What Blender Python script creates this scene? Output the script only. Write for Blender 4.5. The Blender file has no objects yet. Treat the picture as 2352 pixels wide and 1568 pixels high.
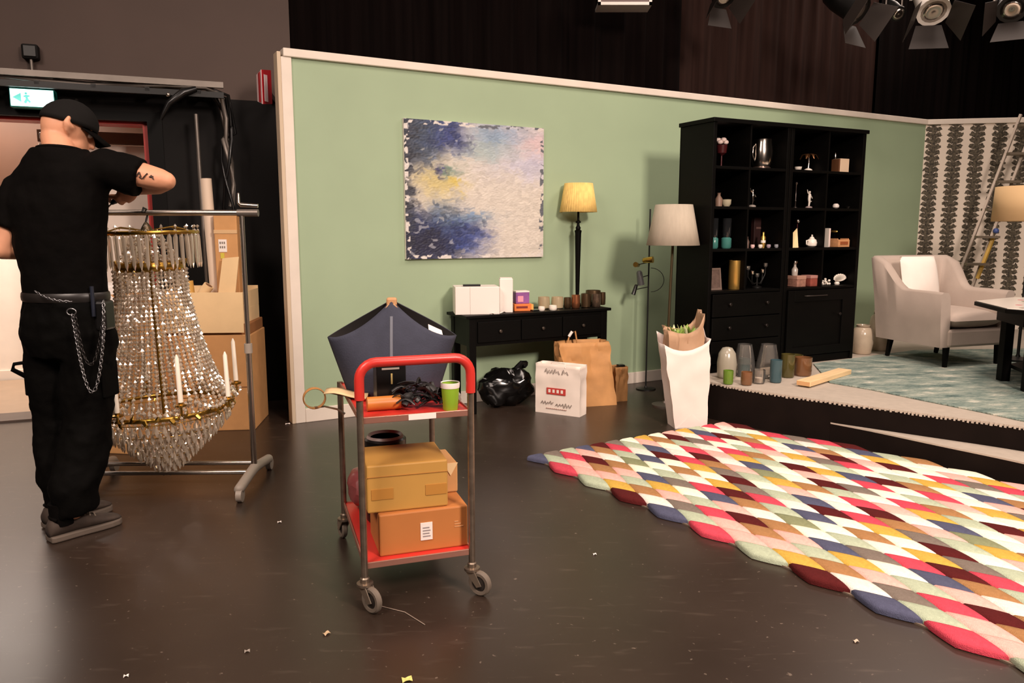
import bpy, math, random
from mathutils import Vector, Matrix, noise
random.seed(7)
R = math.radians
scene = bpy.context.scene
col = scene.collection

# ------------------------------------------------------------------ camera
W, H, FPX, HZ, CH = 2352.0, 1568.0, 1750.0, 528.0, 1.36
PITCH = math.atan((H/2-HZ)/FPX)
cam_d = bpy.data.cameras.new('camera'); cam = bpy.data.objects.new('camera', cam_d); col.objects.link(cam)
cam.location = (0, 0, CH); cam.rotation_euler = (math.pi/2-PITCH, 0, 0)
cam_d.sensor_width = 36.0; cam_d.lens = 36.0*FPX/W; cam_d.clip_start = 0.05
scene.camera = cam

# ------------------------------------------------------------------ world, lights, exposure
wd = bpy.data.worlds.new('world'); scene.world = wd; wd.use_nodes = True
wd.node_tree.nodes['Background'].inputs[0].default_value = (0.9, 0.75, 0.62, 1)
wd.node_tree.nodes['Background'].inputs[1].default_value = 0.02
scene.view_settings.view_transform = 'Standard'; scene.view_settings.look = 'None'
scene.view_settings.exposure = 0.0; scene.view_settings.gamma = 1.0; scene.view_settings.use_curve_mapping = False

def area(name, loc, target, size, power, color, spread=180):
    d = bpy.data.lights.new(name, 'AREA'); d.shape = 'RECTANGLE'; d.size = size[0]; d.size_y = size[1]
    d.energy = power; d.color = color; d.spread = R(spread)
    o = bpy.data.objects.new(name, d); col.objects.link(o); o.location = loc
    o.rotation_euler = (Vector(target)-Vector(loc)).to_track_quat('-Z', 'Y').to_euler()
    return o
WARM = (1.0, 0.81, 0.70)
area('studio_light_key', (2.7, -0.6, 3.7), (1.5, 5.4, 0.0), (0.9, 0.9), 174, WARM, 110)
area('studio_light_left', (-2.4, -0.2, 4.2), (-1.9, 3.6, 0.0), (1.6, 1.6), 88, WARM, 110)
area('studio_light_set', (3.4, 5.0, 5.0), (3.4, 5.4, 0.0), (1.6, 1.6), 120, WARM)
area('studio_light_front', (0.6, 2.4, 5.2), (0.6, 2.7, 0.0), (2.2, 2.2), 115, WARM)
area('studio_light_wall', (-3.6, 3.6, 5.3), (-3.6, 5.1, 3.2), (1.6, 0.6), 16, WARM)
area('studio_light_back', (5.2, 9.0, 4.9), (4.2, 6.6, 0.0), (1.8, 1.2), 50, WARM)
area('corridor_light', (-4.4, 6.25, 2.5), (-4.4, 6.3, 0.0), (1.6, 1.0), 80, (1.0, 0.88, 0.78))

# ------------------------------------------------------------------ measuring helpers (pixel of the 2352x1568 frame -> point of the room)
CT, ST = math.cos(PITCH), math.sin(PITCH)
def ray(x, y):
    a = (x-W/2)/FPX; b = -(y-H/2)/FPX
    return Vector((a, CT+b*ST, -ST+b*CT))
def at(x, y, Y):
    r = ray(x, y); t = Y/r.y
    return Vector((r.x*t, Y, CH+r.z*t))
def fl(x, y, z=0.0):
    r = ray(x, y); t = (z-CH)/r.z
    return Vector((r.x*t, r.y*t, z))
WA = Vector((-1.511, 5.301, 0)); WDIR = Vector((0.87716, 0.48021, 0)); WN = Vector((0.48021, -0.87716, 0))
WANG = math.atan2(WDIR.y, WDIR.x)
def pl(x, y, P, D):
    n = Vector((-D.y, D.x, 0)); r = ray(x, y)
    t = (n.x*P.x+n.y*P.y)/(n.x*r.x+n.y*r.y)
    return Vector((r.x*t, r.y*t, CH+r.z*t))
def wl(x, y, off=0.0): return pl(x, y, WA+WN*off, WDIR)
def ws(s, off=0.0, z=0.0): return WA+WDIR*s+WN*off+Vector((0, 0, z))

# ------------------------------------------------------------------ materials
def lin(c):
    out = []
    for v in c[:3]:
        v /= 255.0
        out.append(v/12.92 if v <= 0.04045 else ((v+0.055)/1.055)**2.4)
    return tuple(out)+(1.0,)
def new_mat(name):
    m = bpy.data.materials.new(name); m.use_nodes = True
    return m, m.node_tree, m.node_tree.nodes['Principled BSDF']
def nd(nt, typ, **kw):
    n = nt.nodes.new(typ)
    for k, v in kw.items():
        if k.startswith('i_'):
            n.inputs[k[2:].replace('_', ' ')].default_value = v
        else: setattr(n, k, v)
    return n
def mat(name, c, rough=0.6, metal=0.0, var=0.0, vs=6.0, bump=0.0, bs=80.0, spec=0.5, coat=0.0, stretch=None, sheen=0.0, emit=0.0):
    m, nt, b = new_mat(name); c = lin(c)
    b.inputs['Base Color'].default_value = c; b.inputs['Roughness'].default_value = rough
    b.inputs['Metallic'].default_value = metal; b.inputs['Specular IOR Level'].default_value = spec
    b.inputs['Coat Weight'].default_value = coat; b.inputs['Sheen Weight'].default_value = sheen
    if emit:
        b.inputs['Emission Color'].default_value = c; b.inputs['Emission Strength'].default_value = emit
    if var or bump:
        tc = nd(nt, 'ShaderNodeTexCoord'); mp = nd(nt, 'ShaderNodeMapping')
        if stretch: mp.inputs['Scale'].default_value = stretch
        nt.links.new(tc.outputs['Object'], mp.inputs['Vector'])
    if var:
        n = nd(nt, 'ShaderNodeTexNoise'); n.inputs['Scale'].default_value = vs; n.inputs['Detail'].default_value = 5
        nt.links.new(mp.outputs['Vector'], n.inputs['Vector'])
        r = nd(nt, 'ShaderNodeValToRGB')
        r.color_ramp.elements[0].position = 0.3; r.color_ramp.elements[1].position = 0.7
        r.color_ramp.elements[0].color = tuple(v*(1-var) for v in c[:3])+(1,)
        r.color_ramp.elements[1].color = tuple(min(1, v*(1+var)) for v in c[:3])+(1,)
        nt.links.new(n.outputs['Fac'], r.inputs['Fac']); nt.links.new(r.outputs['Color'], b.inputs['Base Color'])
    if bump:
        n2 = nd(nt, 'ShaderNodeTexNoise'); n2.inputs['Scale'].default_value = bs; n2.inputs['Detail'].default_value = 3
        nt.links.new(mp.outputs['Vector'], n2.inputs['Vector'])
        bp = nd(nt, 'ShaderNodeBump'); bp.inputs['Strength'].default_value = bump; bp.inputs['Distance'].default_value = 0.01
        nt.links.new(n2.outputs['Fac'], bp.inputs['Height']); nt.links.new(bp.outputs['Normal'], b.inputs['Normal'])
    return m
def glass(name, c, rough=0.03, body=0.12):
    """clear or tinted glass: see-through with a Fresnel gloss and a little body colour"""
    m = bpy.data.materials.new(name); m.use_nodes = True; nt = m.node_tree; nt.nodes.clear()
    out = nd(nt, 'ShaderNodeOutputMaterial'); tr = nd(nt, 'ShaderNodeBsdfTransparent'); gl = nd(nt, 'ShaderNodeBsdfGlossy')
    df = nd(nt, 'ShaderNodeBsdfDiffuse'); fr = nd(nt, 'ShaderNodeFresnel'); m1 = nd(nt, 'ShaderNodeMixShader'); m2 = nd(nt, 'ShaderNodeMixShader')
    tr.inputs['Color'].default_value = lin(c); df.inputs['Color'].default_value = lin(c)
    gl.inputs['Roughness'].default_value = rough; gl.inputs['Color'].default_value = (1, 1, 1, 1)
    fr.inputs['IOR'].default_value = 1.6; m1.inputs['Fac'].default_value = body
    nt.links.new(tr.outputs[0], m1.inputs[1]); nt.links.new(df.outputs[0], m1.inputs[2])
    nt.links.new(fr.outputs[0], m2.inputs[0]); nt.links.new(m1.outputs[0], m2.inputs[1]); nt.links.new(gl.outputs[0], m2.inputs[2])
    nt.links.new(m2.outputs[0], out.inputs[0])
    return m

# ------------------------------------------------------------------ geometry helpers
class MB:
    def __init__(s): s.v = []; s.f = []
    def add(s, vs, fs, M=None):
        o = len(s.v)
        for p in vs:
            p = Vector(p); s.v.append(M @ p if M else p)
        s.f += [tuple(i+o for i in f) for f in fs]
        return s
    def box(s, c, d, rot=None):
        x, y, z = d[0]/2, d[1]/2, d[2]/2
        vs = [(-x,-y,-z),(x,-y,-z),(x,y,-z),(-x,y,-z),(-x,-y,z),(x,-y,z),(x,y,z),(-x,y,z)]
        M = Matrix.Translation(Vector(c))
        if rot is not None: M = M @ (rot if isinstance(rot, Matrix) else Matrix.Rotation(rot, 4, 'Z'))
        return s.add(vs, [(0,3,2,1),(4,5,6,7),(0,1,5,4),(1,2,6,5),(2,3,7,6),(3,0,4,7)], M)
    def b2(s, a, b):
        return s.box([(a[i]+b[i])/2 for i in range(3)], [abs(b[i]-a[i]) for i in range(3)])
    def rings(s, rs, cap=True, closed=False):
        n = len(rs[0]); o = len(s.v)
        for r in rs: s.v += [Vector(p) for p in r]
        k = len(rs)
        for i in range(k if closed else k-1):
            a = o+i*n; b = o+((i+1) % k)*n
            for j in range(n): s.f.append((a+j, a+(j+1) % n, b+(j+1) % n, b+j))
        if cap and not closed:
            s.f.append(tuple(o+j for j in reversed(range(n)))); s.f.append(tuple(o+(k-1)*n+j for j in range(n)))
        return s
    def lathe(s, prof, n=20, M=None, cap=True):
        rs = []
        for (r, z) in prof:
            rs.append([Vector((r*math.cos(2*math.pi*j/n), r*math.sin(2*math.pi*j/n), z)) for j in range(n)])
        if M: rs = [[M @ p for p in r] for r in rs]
        return s.rings(rs, cap)
    def limb(s, pts, rad, n=10, up=(0, 0, 1), round_ends=False, closed=False):
        """tube through pts; rad = r or (ra, rb) per point; rb lies along 'up' as far as it can"""
        pts = [Vector(p) for p in pts]; k = len(pts)
        if not isinstance(rad, (list,)): rad = [rad]*k
        rad = [(r, r) if not isinstance(r, tuple) else r for r in rad]
        rs = []; prev = None
        for i in range(k):
            if closed: t = pts[(i+1) % k]-pts[i-1]
            else: t = pts[min(i+1, k-1)]-pts[max(i-1, 0)]
            t.normalize()
            if prev is None:
                u = Vector(up); u = u-t*u.dot(t)
                if u.length < 1e-3: u = Vector((0, 1, 0))-t*t.y
                if u.length < 1e-3: u = Vector((1, 0, 0))-t*t.x
            else: u = prev-t*prev.dot(t)
            u.normalize(); prev = u; w = t.cross(u)
            ra, rb = rad[i]
            rs.append((pts[i], t, [w*(ra*math.cos(2*math.pi*j/n))+u*(rb*math.sin(2*math.pi*j/n)) for j in range(n)], max(ra, rb)))
        out = []
        if round_ends and not closed:
            c, t, o, r = rs[0]; rr = min(rad[0])
            for a in (0.35, 0.75): out.append([c-t*(rr*math.cos(a*1.5708))+q*math.sin(a*1.5708) for q in o])
        for c, t, o, r in rs: out.append([c+q for q in o])
        if round_ends and not closed:
            c, t, o, r = rs[-1]; rr = min(rad[-1])
            for a in (0.75, 0.35): out.append([c+t*(rr*math.cos(a*1.5708))+q*math.sin(a*1.5708) for q in o])
        return s.rings(out, True, closed)
    def cyl(s, a, b, r, r2=None, n=12): return s.limb([a, b], [r, r if r2 is None else r2], n)
    def prism(s, poly, z0, z1):
        n = len(poly); o = len(s.v)
        s.v += [Vector((p[0], p[1], z0)) for p in poly]+[Vector((p[0], p[1], z1)) for p in poly]
        for j in range(n): s.f.append((o+j, o+(j+1) % n, o+n+(j+1) % n, o+n+j))
        s.f.append(tuple(o+j for j in reversed(range(n)))); s.f.append(tuple(o+n+j for j in range(n)))
        return s
    def ball(s, c, r, n=12, m=8, M=None):
        r = r if isinstance(r, tuple) else (r, r, r); rs = []
        for i in range(1, m):
            a = math.pi*i/m
            rs.append([Vector((c[0]+r[0]*math.sin(a)*math.cos(2*math.pi*j/n), c[1]+r[1]*math.sin(a)*math.sin(2*math.pi*j/n), c[2]-r[2]*math.cos(a))) for j in range(n)])
        if M: rs = [[M @ p for p in q] for q in rs]
        return s.rings(rs)
    def sheet(s, fn, nu, nv):
        o = len(s.v)
        for i in range(nu+1):
            for j in range(nv+1): s.v.append(Vector(fn(i/nu, j/nv)))
        for i in range(nu):
            for j in range(nv):
                a = o+i*(nv+1)+j; s.f.append((a, a+nv+1, a+nv+2, a+1))
        return s
    def mesh(s, name):
        me = bpy.data.meshes.new(name); me.from_pydata([tuple(p) for p in s.v], [], s.f); me.update()
        return me
    def build(s, name, m, parent=None, smooth=None, bevel=0, solid=0, sub=0, loc=None, rotz=0):
        me = s.mesh(name); o = bpy.data.objects.new(name, me); col.objects.link(o)
        for x in (m if isinstance(m, (list, tuple)) else [m]): me.materials.append(x)
        if smooth is not None:
            me.polygons.foreach_set('use_smooth', [True]*len(me.polygons))
            if smooth < 179: me.set_sharp_from_angle(angle=R(smooth))
        if solid:
            d = o.modifiers.new('thick', 'SOLIDIFY'); d.thickness = solid; d.offset = 0
        if bevel:
            d = o.modifiers.new('edge', 'BEVEL'); d.width = bevel; d.segments = 2; d.limit_method = 'ANGLE'
        if sub:
            d = o.modifiers.new('sub', 'SUBSURF'); d.levels = sub; d.render_levels = sub
        if parent is not None: o.parent = parent
        if loc is not None: o.location = loc
        if rotz: o.rotation_euler.z = rotz
        return o
def tag(o, label, cat, group=None, kind=None):
    o['label'] = label
    if cat: o['category'] = cat
    if group: o['group'] = group
    if kind: o['kind'] = kind
    return o
def thing(name, label, cat, loc=(0, 0, 0), rotz=0.0, group=None):
    o = bpy.data.objects.new(name, None); col.objects.link(o); o.empty_display_size = 0.1
    o.location = loc; o.rotation_euler = (0, 0, rotz)
    return tag(o, label, cat, group)
def struct(name, mb, m, parent=None, **kw):
    o = mb.build(name, m, parent, **kw)
    if parent is None: o['kind'] = 'structure'
    return o
def dup_tree(o, parent=None):
    c = o.copy(); col.objects.link(c); c.parent = parent
    for ch in list(o.children): dup_tree(ch, c)
    return c

# ------------------------------------------------------------------ palette
M = {}
M['cream'] = mat('cream_paint', (226, 214, 200), 0.55, var=0.05)
M['green'] = mat('sage_green_paint', (156, 176, 144), 0.62, var=0.04, vs=2.0)
M['black_paint'] = mat('black_wall_paint', (14, 11, 10), 0.75, var=0.2, vs=3, spec=0.25)
M['brown_wall'] = mat('dark_brown_wall_paint', (76, 59, 51), 0.7, var=0.1, vs=1.5)
M['black_wood'] = mat('black_stained_wood', (5, 4, 3), 0.5, spec=0.12, var=0.25, vs=5, stretch=(1, 1, 6))
M['steel'] = mat('dull_chrome', (190, 180, 170), 0.28, 1.0)
M['grey_metal'] = mat('grey_metal', (120, 112, 105), 0.45, 0.7, var=0.15)
M['black_metal'] = mat('black_metal', (22, 21, 20), 0.4, 0.3)
M['brass'] = mat('brass', (200, 160, 80), 0.25, 1.0)
M['silver'] = mat('silver', (225, 215, 205), 0.18, 1.0)
M['white_paper'] = mat('white_paper', (240, 230, 222), 0.7, var=0.04)
M['kraft'] = mat('kraft_card', (200, 148, 94), 0.72, var=0.08, vs=9)
M['kraft_pale'] = mat('pale_card', (228, 196, 148), 0.72, var=0.06)
M['kraft_brown'] = mat('brown_paper', (176, 142, 112), 0.75, var=0.08)
M['white_card'] = mat('white_card', (238, 228, 220), 0.5)
M['black_cloth'] = mat('black_cotton', (6, 4, 3), 0.85, var=0.25, vs=14, bump=0.12, bs=60, spec=0.08)
M['trouser'] = mat('black_twill', (5, 4, 3), 0.8, var=0.25, vs=12, bump=0.1, bs=90, spec=0.08)
M['skin'] = mat('skin', (214, 152, 118), 0.55, var=0.08, vs=14)
M['black_plastic'] = mat('black_plastic', (17, 16, 16), 0.3)
M['grey_plastic'] = mat('grey_plastic', (150, 138, 126), 0.5)
M['red_enamel'] = mat('red_enamel', (205, 52, 44), 0.35, var=0.06)
M['leather'] = mat('tan_leather', (186, 140, 96), 0.55, var=0.12)
M['white_ceramic'] = mat('white_ceramic', (238, 228, 215), 0.25)
M['clear'] = glass('clear_glass', (240, 236, 230), body=0.07)
M['teal_glass'] = glass('teal_glass', (60, 120, 118), body=0.45)
M['amber_glass'] = glass('amber_glass', (170, 120, 80), body=0.4)
M['green_glass'] = glass('green_glass', (130, 170, 60), body=0.5)
M['olive_glass'] = glass('olive_glass', (120, 110, 60), body=0.4)

# ================================================================== SETTING
# ---- floor: glossy dark vinyl with scuffs
def floor_mat():
    m, nt, b = new_mat('dark_studio_vinyl'); L = nt.links.new
    tc = nd(nt, 'ShaderNodeTexCoord')
    n1 = nd(nt, 'ShaderNodeTexNoise'); n1.inputs['Scale'].default_value = 1.3; n1.inputs['Detail'].default_value = 6
    L(tc.outputs['Object'], n1.inputs['Vector'])
    r1 = nd(nt, 'ShaderNodeValToRGB'); r1.color_ramp.elements[0].position = 0.3; r1.color_ramp.elements[1].position = 0.75
    r1.color_ramp.elements[0].color = lin((44, 34, 28)); r1.color_ramp.elements[1].color = lin((58, 46, 38))
    L(n1.outputs['Fac'], r1.inputs['Fac'])
    # fine dusty specks and scuffs
    n2 = nd(nt, 'ShaderNodeTexNoise'); n2.inputs['Scale'].default_value = 46; n2.inputs['Detail'].default_value = 2
    L(tc.outputs['Object'], n2.inputs['Vector'])
    r2 = nd(nt, 'ShaderNodeValToRGB'); r2.color_ramp.elements[0].position = 0.69; r2.color_ramp.elements[1].position = 0.76
    L(n2.outputs['Fac'], r2.inputs['Fac'])
    mp = nd(nt, 'ShaderNodeMapping'); mp.inputs['Scale'].default_value = (3, 14, 1); mp.inputs['Rotation'].default_value = (0, 0, 0.4)
    L(tc.outputs['Object'], mp.inputs['Vector'])
    n3 = nd(nt, 'ShaderNodeTexNoise'); n3.inputs['Scale'].default_value = 2.2; n3.inputs['Detail'].default_value = 4
    L(mp.outputs['Vector'], n3.inputs['Vector'])
    r3 = nd(nt, 'ShaderNodeValToRGB'); r3.color_ramp.elements[0].position = 0.60; r3.color_ramp.elements[1].position = 0.76
    r3.color_ramp.elements[1].color = (0.22, 0.22, 0.22, 1)
    L(n3.outputs['Fac'], r3.inputs['Fac'])
    ad = nd(nt, 'ShaderNodeMath', operation='MAXIMUM'); L(r2.outputs['Color'], ad.inputs[0]); L(r3.outputs['Color'], ad.inputs[1])
    ml = nd(nt, 'ShaderNodeMath', operation='MULTIPLY'); L(ad.outputs[0], ml.inputs[0]); ml.inputs[1].default_value = 0.5
    mx = nd(nt, 'ShaderNodeMix', data_type='RGBA'); L(ml.outputs[0], mx.inputs[0]); L(r1.outputs['Color'], mx.inputs[6])
    mx.inputs[7].default_value = lin((140, 124, 110)); L(mx.outputs[2], b.inputs['Base Color'])
    r4 = nd(nt, 'ShaderNodeMapRange'); r4.inputs['To Min'].default_value = 0.24; r4.inputs['To Max'].default_value = 0.40
    L(n1.outputs['Fac'], r4.inputs['Value']); L(r4.outputs[0], b.inputs['Roughness'])
    b.inputs['Specular IOR Level'].default_value = 0.55
    return m
struct('floor', MB().b2((-10, -5, -0.1), (10, 14, 0)), floor_mat())
struct('ceiling', MB().b2((-10, -5, 5.7), (10, 14, 5.8)), M['black_paint'])
struct('wall_front', MB().b2((-10, -5.1, 0), (10, -5, 5.7)), M['brown_wall'])
struct('wall_right', MB().b2((10, -5, 0), (10.1, 14, 5.7)), M['black_paint'])
struct('wall_rear', MB().b2((-10, 14, 0), (10, 14.1, 5.7)), M['black_paint'])
struct('wall_left', MB().b2((-10.1, -5, 0), (-10, 14, 5.7)), M['black_paint'])

# ---- studio back wall with the doorway (its own frame: x along the wall, y out of the room, origin at floor)
BP = Vector((-3.674, 5.326, 0)); BD = Vector((0.9333, 0.3591, 0)); BN = Vector((0.3591, -0.9333, 0)); BANG = math.atan2(BD.y, BD.x)
def bl(mb, name, m, **kw):
    o = mb.build(name, m, **kw); o.location = BP; o.rotation_euler.z = BANG; return o
def bw(x, y, off=0.0):
    q = pl(x, y, BP+BN*off, BD); return ((q-BP).dot(BD), -off, q.z)
DX0, DX1, DH = -1.35, 1.09, 2.14
w = MB(); w.b2((-6.5, 0, 2.33), (2.12, 0.18, 5.7)); bl(w, 'wall_back_upper', M['brown_wall'])['kind'] = 'structure'
w = MB(); w.b2((DX1+0.1, 0, 0), (2.12, 0.18, 2.33)); w.b2((-6.5, 0, 0), (DX0-0.1, 0.18, 2.33)); w.b2((DX0-0.1, 0, DH+0.06), (DX1+0.1, 0.18, 2.33))
bl(w, 'wall_back_lower', M['black_paint'])['kind'] = 'structure'
fr = MB(); fr.b2((DX1, -0.01, 0), (DX1+0.1, 0.2, DH+0.06)); fr.b2((DX0-0.1, -0.01, 0), (DX0, 0.2, DH+0.06)); fr.b2((DX0, -0.01, DH), (DX1, 0.2, DH+0.06))
bl(fr, 'trim_1', M['black_wood'])['kind'] = 'structure'
red = mat('red_door_frame_paint', (168, 36, 26), 0.4)
fr = MB(); fr.b2((DX1-0.035, 0.06, 0), (DX1, 0.24, DH)); fr.b2((DX0, 0.06, 0), (DX0+0.035, 0.24, DH)); fr.b2((DX0, 0.06, DH-0.02), (DX1, 0.24, DH))
bl(fr, 'trim_2', red)['kind'] = 'structure'
# corridor beyond
cor_w = mat('corridor_white_paint', (235, 222, 208), 0.6, var=0.04)
cor_b = mat('corridor_brown_panel', (84, 52, 32), 0.5, var=0.1, vs=3)
bl(MB().b2((-5, 1.78, 0), (1.8, 1.9, 1.55)), 'wall_corridor', cor_w)['kind'] = 'structure'
bl(MB().b2((-5, 1.74, 1.55), (1.8, 1.9, 2.6)), 'wall_corridor_upper', cor_b)['kind'] = 'structure'
bl(MB().b2((-5, 1.755, 0), (1.8, 1.78, 0.09)), 'baseboard_corridor', cor_w)['kind'] = 'structure'
bl(MB().b2((1.8, 0.18, 0), (1.85, 1.74, 2.6)), 'wall_corridor_end', cor_w)['kind'] = 'structure'
bl(MB().b2((-5.1, 0.18, 0), (-5, 1.9, 2.6)), 'wall_corridor_far', cor_w)['kind'] = 'structure'
bl(MB().b2((-5, 0.18, 2.6), (1.85, 1.9, 2.65)), 'ceiling_corridor', cor_w)['kind'] = 'structure'
bl(MB().b2((-5, 0.2, -0.02), (1.8, 1.74, 0.004)), 'floor_corridor', mat('corridor_lino', (168, 142, 118), 0.4, var=0.06))['kind'] = 'structure'
bl(MB().b2((DX0, -0.05, 0.0), (DX1, 0.22, 0.014)), 'door_sill', mat('grey_threshold', (92, 78, 70), 0.5, var=0.1))['kind'] = 'structure'
# open white door leaf at the right of the doorway
dl = bl(MB().b2((0.28, 0.62, 0.01), (1.02, 0.66, 2.02)), 'door_1', cor_w, bevel=0.004); dl['kind'] = 'structure'
o = MB().b2((0.28, 0.60, 2.03), (1.03, 0.68, 2.12)).build('door_header', cor_b, dl)
o = MB().b2((0.3, 0.56, 2.045), (0.5, 0.6, 2.095)).build('door_closer', M['grey_metal'], dl, bevel=0.006)
o = MB().limb([(0.36, 0.62, 1.0), (0.36, 0.56, 1.0), (0.48, 0.56, 1.0)], 0.01, 8).build('door_handle', M['steel'], dl, smooth=40)

# ---- cable ladder along the back wall, each rail and cable a part
ZT = 2.36
tr = thing('cable_tray', 'dark metal cable tray carrying bundled black cables above the doorway', 'cable tray', BP, BANG)
for dz, nm in ((0.02, 'rail'), (-0.05, 'rail')):
    MB().b2((-5, -0.30, ZT+dz-0.02), (1.62, -0.27, ZT+dz+0.02)).build(nm, M['grey_metal'] if dz > 0 else M['black_metal'], tr)
MB().b2((-5, -0.06, ZT-0.04), (1.62, -0.03, ZT+0.01)).build('rail', M['black_metal'], tr)
for i in range(9):
    x = -1.2+i*0.33
    MB().b2((x, -0.3, ZT-0.05), (x+0.03, 0.0, ZT-0.025)).build('rung', M['black_metal'], tr)
rnd = random.Random(3)
for i in range(8):
    y0 = -0.26+i*0.026
    pts = [(-5+0.25*k, y0+0.02*math.sin(k*0.9+i), ZT-0.01+0.022*((i*3) % 4)/2+0.012*math.sin(k*1.3+i*2)) for k in range(27)]
    pts += [(1.6+0.06*math.sin(i), -0.2+0.02*i, ZT-0.03), (1.63+0.03*(i % 3), -0.22+0.02*i, ZT-0.2-0.05*(i % 4))]
    if i % 2 == 0:
        pts += [(1.62+0.04*math.sin(i*2+k), -0.2+0.03*math.sin(k+i), ZT-0.35-0.16*k) for k in range(4+i % 3)]
    MB().limb(pts, 0.011 if i % 3 else 0.015, 6).build('cable', M['black_plastic'] if i % 3 else M['grey_metal'], tr, smooth=60)
# cable loops and a clamp hanging off the tray
cl = thing('black_clamp', 'black cable clamp with loose cable hanging below the cable tray', 'clamp', BP, BANG)
x = bw(395, 230, 0.3)[0]
MB().limb([(x+0.16, -0.31, ZT-0.02), (x+0.08, -0.33, ZT-0.05), (x-0.02, -0.33, ZT-0.13), (x-0.08, -0.31, ZT-0.24)], [0.02, 0.03, 0.022, 0.012], 8).build('clamp_body', M['black_plastic'], cl, smooth=50)
MB().ball((x-0.02, -0.345, ZT-0.075), 0.015, 8, 6).build('clamp_knob', M['steel'], cl, smooth=180)

# ---- emergency light bar, junction box, exit sign
t = thing('emergency_light', 'white emergency light bar above the lit exit sign', 'light', BP, BANG)
a = bw(20, 158, 0.2); b = bw(123, 183, 0.2)
MB().b2((a[0], -0.22, b[2]), (b[0], -0.14, a[2])).build('diffuser', M['white_card'], t, bevel=0.006)
MB().b2((a[0]+0.01, -0.14, b[2]), (b[0]-0.01, 0.0, a[2]-0.005)).build('housing', M['black_plastic'], t)
t = thing('junction_box', 'square dark junction box with short conduit on the brown wall', 'junction box', BP, BANG)
a = bw(48, 100, 0.06); b = bw(90, 137, 0.06)
MB().b2((a[0], -0.08, b[2]), (b[0], 0.0, a[2])).build('box', M['black_paint'], t, bevel=0.012)
MB().b2((a[0]+0.012, -0.09, b[2]+0.012), (b[0]-0.012, -0.08, a[2]-0.012)).build('lid', M['black_metal'], t, bevel=0.004)
MB().cyl(((a[0]+b[0])/2, -0.05, b[2]), ((a[0]+b[0])/2, -0.05, b[2]-0.1), 0.011).build('conduit', M['grey_metal'], t, smooth=40)
t = thing('exit_sign', 'lit white and cyan emergency exit sign over the doorway', 'sign', BP, BANG)
a = bw(19, 200, 0.12); b = bw(128, 250, 0.12)
MB().b2((a[0], -0.12, b[2]), (b[0], -0.02, a[2])).build('housing', mat('exit_teal', (20, 120, 110), 0.4), t, bevel=0.004)
MB().b2((a[0]+0.007, -0.125, b[2]+0.008), (b[0]-0.007, -0.12, a[2]-0.008)).build('lit_panel', mat('lit_exit_panel', (214, 250, 246), 0.4, emit=2.2), t)
xm = a[0]; wd_ = b[0]-a[0]; zc = (a[2]+b[2])/2
pic = mat('exit_pictogram', (120, 222, 208), 0.4, emit=1.0)
MB().prism([(0, 0), (0.05, 0.03), (0.05, -0.03)], 0, 0.002).build('arrow', pic, t, loc=(xm+0.02, -0.126, zc)).rotation_euler = (math.pi/2, 0, 0)
p = MB(); p.ball((xm+0.10, -0.127, zc+0.028), (0.008, 0.002, 0.008), 8, 6)
p.limb([(xm+0.10, -0.127, zc+0.018), (xm+0.105, -0.127, zc-0.01), (xm+0.09, -0.127, zc-0.035)], [(0.008, 0.002)]*3, 6, up=(0, 1, 0))
p.limb([(xm+0.105, -0.127, zc-0.01), (xm+0.122, -0.127, zc-0.03)], [(0.006, 0.002)]*2, 6, up=(0, 1, 0))
p.limb([(xm+0.085, -0.127, zc+0.008), (xm+0.12, -0.127, zc+0.012)], [(0.005, 0.002)]*2, 6, up=(0, 1, 0))
p.build('running_figure', pic, t, smooth=60)

# ---- red fire sign projecting from the wall end
c = at(605, 203, 5.55)
t = thing('fire_sign', 'red and white projecting fire equipment sign beside the black curtain', 'sign', c, R(10))
sr = mat('sign_red', (176, 22, 32), 0.35); swt = mat('sign_white', (232, 205, 205), 0.4)
hh = 0.115
MB().add([(-0.045, 0.03, -hh+0.03), (0.0, -0.06, -hh), (0.0, -0.06, hh), (-0.045, 0.03, hh-0.02)], [(0, 1, 2, 3)]).build('panel', swt, t, solid=0.006)
MB().add([(0.0, -0.06, -hh), (0.05, 0.03, -hh+0.015), (0.05, 0.03, hh+0.015), (0.0, -0.06, hh)], [(0, 1, 2, 3)]).build('panel', sr, t, solid=0.006)
MB().add([(0.008, -0.052, -hh+0.02), (0.026, -0.020, -hh+0.02), (0.026, -0.020, hh-0.03), (0.008, -0.052, hh-0.03)], [(0, 1, 2, 3)], Matrix.Translation((0.006, -0.006, 0))).build('pictogram', swt, t, solid=0.002)
MB().add([(-0.024, -0.012, -hh+0.02), (-0.008, -0.044, -hh+0.012), (-0.008, -0.044, hh-0.01), (-0.024, -0.012, hh-0.02)], [(0, 1, 2, 3)], Matrix.Translation((-0.006, -0.006, 0))).build('stripe', sr, t, solid=0.002)
MB().b2((-0.04, 0.028, -0.09), (0.048, 0.05, 0.10)).b2((-0.02, 0.05, -0.02), (0.02, 0.50, 0.02)).build('bracket', M['black_metal'], t)

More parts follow.
